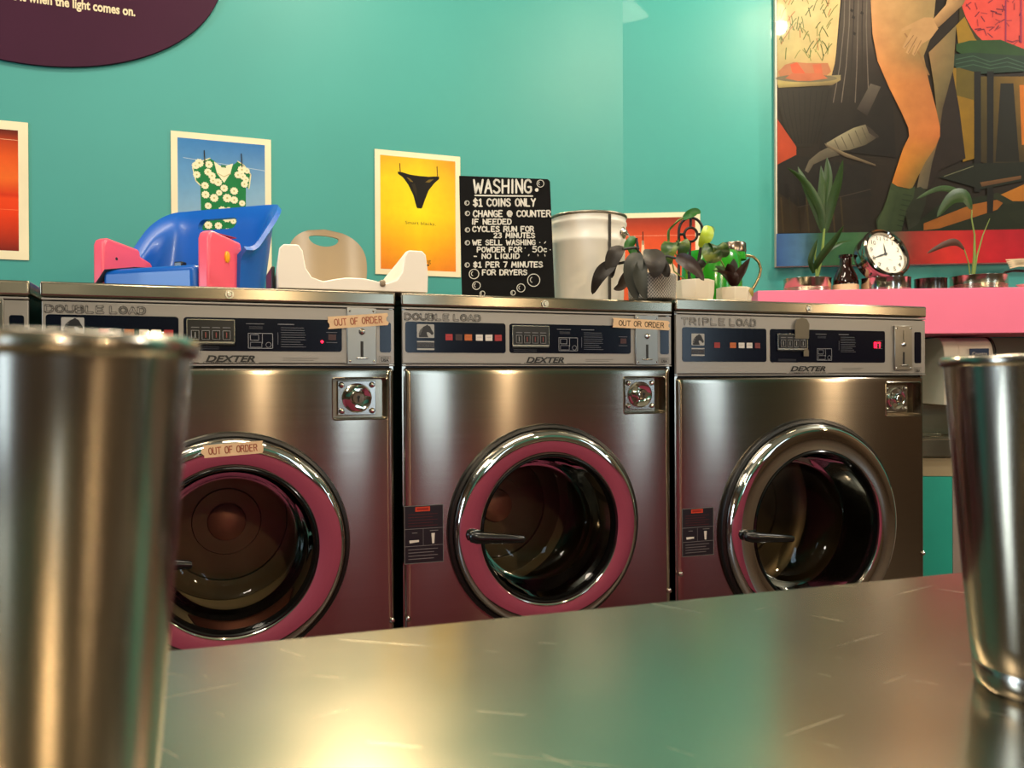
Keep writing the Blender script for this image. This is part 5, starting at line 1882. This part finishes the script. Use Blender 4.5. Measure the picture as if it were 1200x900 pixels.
for pts, w_, m_, sd in (
        ([(731, 289, -.03), (722, 296, -.05), (716, 310, -.06), (717, 326, -.06)], .038, DARKLEAF, CAMX),
        ([(722, 309, -.05), (712, 314, -.06), (701, 326, -.07), (694, 345, -.06)], .036, DARKLEAF, CAMX),
        ([(735, 318, .03), (732, 328, .03), (727, 336, .03), (719, 339, .03)], .026, mat('dusty_brown_leaf', (72, 56, 42), .6, vary=.2), CAMX),
        ([(748, 296, -.05), (742, 312, -.08), (742, 332, -.09), (746, 352, -.09)], .046, GREYLEAF, CAMX),
        ([(757, 303, -.06), (750, 318, -.09), (752, 336, -.1), (757, 351, -.1)], .034, GREYLEAF, CAMX),
        ([(762, 292, -.04), (766, 302, -.08), (768, 314, -.10), (766, 326, -.10)], .052, DARKLEAF, CAMX),
        ([(768, 296, -.04), (774, 308, -.07), (780, 318, -.08), (783, 325, -.08)], .030, DARKLEAF, CAMX),
        ([(746, 279, -.02), (741, 283, -.03), (736, 287, -.04), (732, 291, -.04)], .026, MIDGREEN, (0, 0, 1)),
        ([(737, 288, -.02), (742, 296, -.03), (746, 302, -.03)], .020, MIDGREEN, CAMX),
        ([(792, 301, -.02), (804, 306, -.04), (815, 316, -.05), (825, 329, -.05)], .034, mat('purple_grey_leaf', (58, 44, 40), .4, vary=.25), (.3, 0, 1))):
    leaf_strip(MB(), [loc(*q) for q in pts], oval(w_, .75), sd, fold=.25).build('leaf', m_, wpn, smooth=180, normals=False)


# faceted white pots
def facet_pot(cx_, xt, xb, ytop, d, label, lz, name='potted_plant'):
    p_ = on_d(cx_, 345, d)
    s_ = px_size(p_)
    t_ = thing(name, label, 'potted plant', (p_.x, p_.y, lz))
    h_ = on_d(cx_, ytop, d - xt * s_ * .8).z - lz
    n = 8
    rows = [(xb * s_ * .96, .001, 0), (xb * s_, .006, 0), ((xb + xt) / 2 * s_ * 1.01, h_ * .5, .5), (xt * s_, h_, 0), (xt * s_ * .9, h_, 0), (xt * s_ * .86, h_ * .8, 0)]
    vs, fs = [], []
    for r, z, tw in rows:
        for k in range(n):
            q = 2 * PI * (k + tw * .0 + .3) / n
            rr = r * (1 + (.03 if tw and k % 2 else 0))
            vs.append(Vector((rr * math.cos(q), rr * math.sin(q), z)))
    for i in range(len(rows) - 1):
        for k in range(n):
            q = (k + 1) % n
            fs.append((i * n + k, i * n + q, (i + 1) * n + q, (i + 1) * n + k))
    fs.append(tuple(range(n)))
    MB().add(vs, fs).build('pot', mat('matt_white_ceramic', (232, 218, 196), .55, vary=.04), t_, smooth=12, bevel=.002)
    MB().add([v for v in vs[-n:]], [tuple(range(n))]).build('soil', SOIL, t_)
    return t_, s_, h_


D3 = 1.93
pp_, s, h_ = facet_pot(814.5, 22.5, 19.5, 326.5, D3, 'trailing variegated plant on a black trellis in a white faceted pot', LT3)
Zw = (on_d(814.5, 345, D3) - E0).dot(FWD)
loc = lambda x, y, dz=0.0: on_Z(x, y, Zw + dz) - pp_.location
TREL = mat('black_trellis_plastic', (16, 14, 13), .4)
mb = MB()
arch = [(795.5, 330), (795.5, 300), (795.5, 275)] + [(809.5 - 14 * math.cos(q * PI / 12), 271 - 16 * math.sin(q * PI / 12)) for q in range(0, 13)] + [(821, 290), (818, 308), (816, 330)]
mb.tube([loc(x, y) for x, y in arch], .0038, 8)
mb.tube([loc(809.5 + 7.6 * math.cos(q * PI / 12), 275 + 8.2 * math.sin(q * PI / 12)) for q in range(25)], .0036, 8)
for q in ((809.5, 255, 809.5, 267), (796, 274.5, 802, 274.5), (817, 274.5, 823, 274.5), (808.5, 283, 807.5, 330)):
    mb.tube([loc(q[0], q[1]), loc((q[0] + q[2]) / 2, (q[1] + q[3]) / 2), loc(q[2], q[3])], .0038, 8)
mb.build('trellis', TREL, pp_, smooth=60)
for pts, r in (([(812, 330, .01), (800, 310, .0), (784, 285, -.01), (784, 270, -.02), (795, 258, -.02), (808, 252, -.02)], .0025), ([(818, 330, .01), (826, 310, .0), (838, 302, -.01)], .0022), ([(815, 330, 0), (822, 296, .01), (828, 275, .01)], .002), ([(806, 330, 0), (790, 318, -.02), (786, 300, -.02)], .002)):
    MB().tube([loc(*q) for q in pts], r, 8).build('stem', STALK, pp_, smooth=60)
for pts, w_, m_, sd in (
        ([(783, 284, -.02), (784, 270, -.03), (792, 262, -.03), (800, 257, -.03)], .020, MIDGREEN, FWD),
        ([(800, 257, -.02), (808, 251, -.03), (816, 248, -.03), (821, 250, -.03)], .022, MIDGREEN, (0, 0, 1)),
        ([(797, 282, -.04), (788, 286, -.05), (783, 296, -.06), (786, 310, -.05)], .046, POTHOS, CAMX + Vector((0, 0, .4))),
        ([(793, 284, -.05), (799, 284, -.06), (801, 292, -.06), (795, 303, -.05)], .034, POTHOS, CAMX),
        ([(829, 264, -.01), (829, 274, -.03), (824, 283, -.03), (820, 290, -.02)], .034, LIME, CAMX),
        ([(831, 265, -.01), (833, 270, -.02), (831, 277, -.02)], .020, MIDGREEN, CAMX),
        ([(845, 305, -.05), (838, 300, -.07), (831, 292, -.07), (826, 285, -.05)], .050, POTHOS, CAMX + Vector((0, 0, .6))),
        ([(847, 302, -.05), (846, 294, -.07), (838, 287, -.07), (830, 285, -.05)], .040, POTHOS, CAMX + Vector((0, 0, -.5))),
        ([(818, 316, -.03), (822, 310, -.05), (823, 304, -.05)], .026, GREYLEAF, CAMX)):
    leaf_strip(MB(), [loc(*q) for q in pts], oval(w_, .8), sd, fold=.2).build('leaf', m_, pp_, smooth=180, normals=False)

sp2, s, h_ = facet_pot(860, 20.3, 18.8, 335.5, D3, 'small red leaved plant in a low white pot beside the green jug', LT3)
Zw = (on_d(860, 345, D3) - E0).dot(FWD)
loc = lambda x, y, dz=0.0: on_Z(x, y, Zw + dz) - sp2.location
REDLEAF = mat('dark_red_leaf', (48, 20, 17), .4, vary=.25)
for pts, w_, m_ in (([(860, 335, 0), (856, 325, -.02), (847, 320, -.04), (834, 317, -.06)], .024, REDLEAF), ([(861, 335, 0), (857, 322, -.02), (855, 315, -.03), (853, 309, -.04)], .028, REDLEAF), ([(861, 335, 0), (866, 324, -.01), (872, 314, -.02), (879, 302, -.04)], .026, REDLEAF),
                    ([(861, 330, .01), (860, 318, .02), (860, 310, .02), (860, 303, .02)], .026, GREYLEAF), ([(859, 334, .01), (852, 322, .02), (845, 315, .02), (838, 312, .02)], .020, PALM), ([(861, 336, 0), (862, 325, -.02), (862, 318, -.02)], .020, REDLEAF)):
    leaf_strip(MB(), [loc(*q) for q in pts], blade(w_), CAMX, fold=.35).build('leaf', m_, sp2, smooth=180, normals=False)
leaf_strip(MB(), [loc(*q) for q in [(876, 337, -.02), (880, 341, -.03), (882, 348, -.03)]], blade(.012), CAMX).build('withered_leaf', mat('straw_leaf', (150, 130, 60), .6), sp2, smooth=180, normals=False)
MB().tube([loc(843, 302, -.03), loc(849, 313, -.02), loc(857, 330, .0)], .002, 8).build('stem', STALK, sp2, smooth=60)

# ---- green jug with steel lid
jd = 2.22
jp = on_d(834, 345, jd)
s = px_size(jp)
jug = thing('green_jug', 'green translucent jug with steel lid and handle behind the plants', 'jug', (jp.x, jp.y, LT3))
jh = on_d(834, 296, jd).z - LT3
JR = 35 * s
GREENPL = mat('green_translucent_plastic', (44, 160, 28), .18, vary=.05, coat=.4, trans=.25)
MB().lathe([(.0001, .002), (JR * .9, .002), (JR * .96, .01), (JR, jh * .3), (JR * .985, jh * .75), (JR * .95, jh * .93), (JR * .86, jh), (JR * .83, jh * .985), (JR * .9, jh * .9), (JR * .93, .02), (.0001, .012)], 48).build('jug_body', GREENPL, jug, smooth=50)
lc = CAMX * (JR * .76)
nb = MB().lathe([(JR * .40, jh * .88), (JR * .38, jh + .002), (JR * .36, jh + .006), (.0001, jh + .006)], 32, c=lc).build('spout_neck', GREENPL, jug)
MB().lathe([(JR * .40, jh - .001), (JR * .41, jh + .006), (JR * .40, jh + .026), (JR * .37, jh + .030), (.0001, jh + .031)], 32, c=lc * .98).build('steel_lid', mat('steel_lid_metal', (150, 132, 118), .25, 1.0), jug, smooth=50)
hp = [(868, 300), (876, 298.5), (883, 300), (889, 306), (891.5, 314), (890, 322), (886, 331), (881, 339), (876, 345), (868, 349)]
Zj = (jp - E0).dot(FWD)
MB().tube([on_Z(x, y + 1.0, Zj) - jug.location for x, y in hp], .0045, 10).build('handle', mat('bent_steel_handle', (150, 132, 96), .25, 1.0), jug, smooth=60)

# ================================================================== PENDANT LAMP (mirrored in the varnish of the painting)
vr = ray(911, 19)
vp = E0 + vr * 4.25
dist = (vp - CORNER).dot(RN)
real = vp - RN * (2 * dist)
pl = thing('pendant_lamp', 'white dish pendant lamp mirrored in the gloss at the top of the painting', 'pendant lamp', real)
MB().lathe([(.035, .06), (.06, .055), (.14, .03), (.19, .0), (.205, -.022), (.203, -.024), (.186, -.004), (.136, .026), (.05, .05), (.0001, .052)], 64).build('dish_shade', mat('white_lamp_enamel', (240, 228, 200), .4), pl, smooth=60)
MB().lathe([(.0001, .11), (.02, .108), (.024, .06), (.018, .03), (.0001, .03)], 24).build('lamp_holder', SCREW, pl)
MB().lathe([(.0001, -.05), (.018, -.045), (.028, -.028), (.030, -.012), (.02, .012), (.014, .03)], 32).build('bulb', mat('lit_bulb', (255, 236, 190), .4, emit=((255, 226, 170), 120.0)), pl, smooth=60)
MB().tube([(0, 0, .11), (0, 0, .2), (0, 0, H - real.z)], .003, 8).build('cord', BLACKPL, pl)
lamp('lamp_pendant', (real.x, real.y, real.z - .085), 45, SOFT, .03)
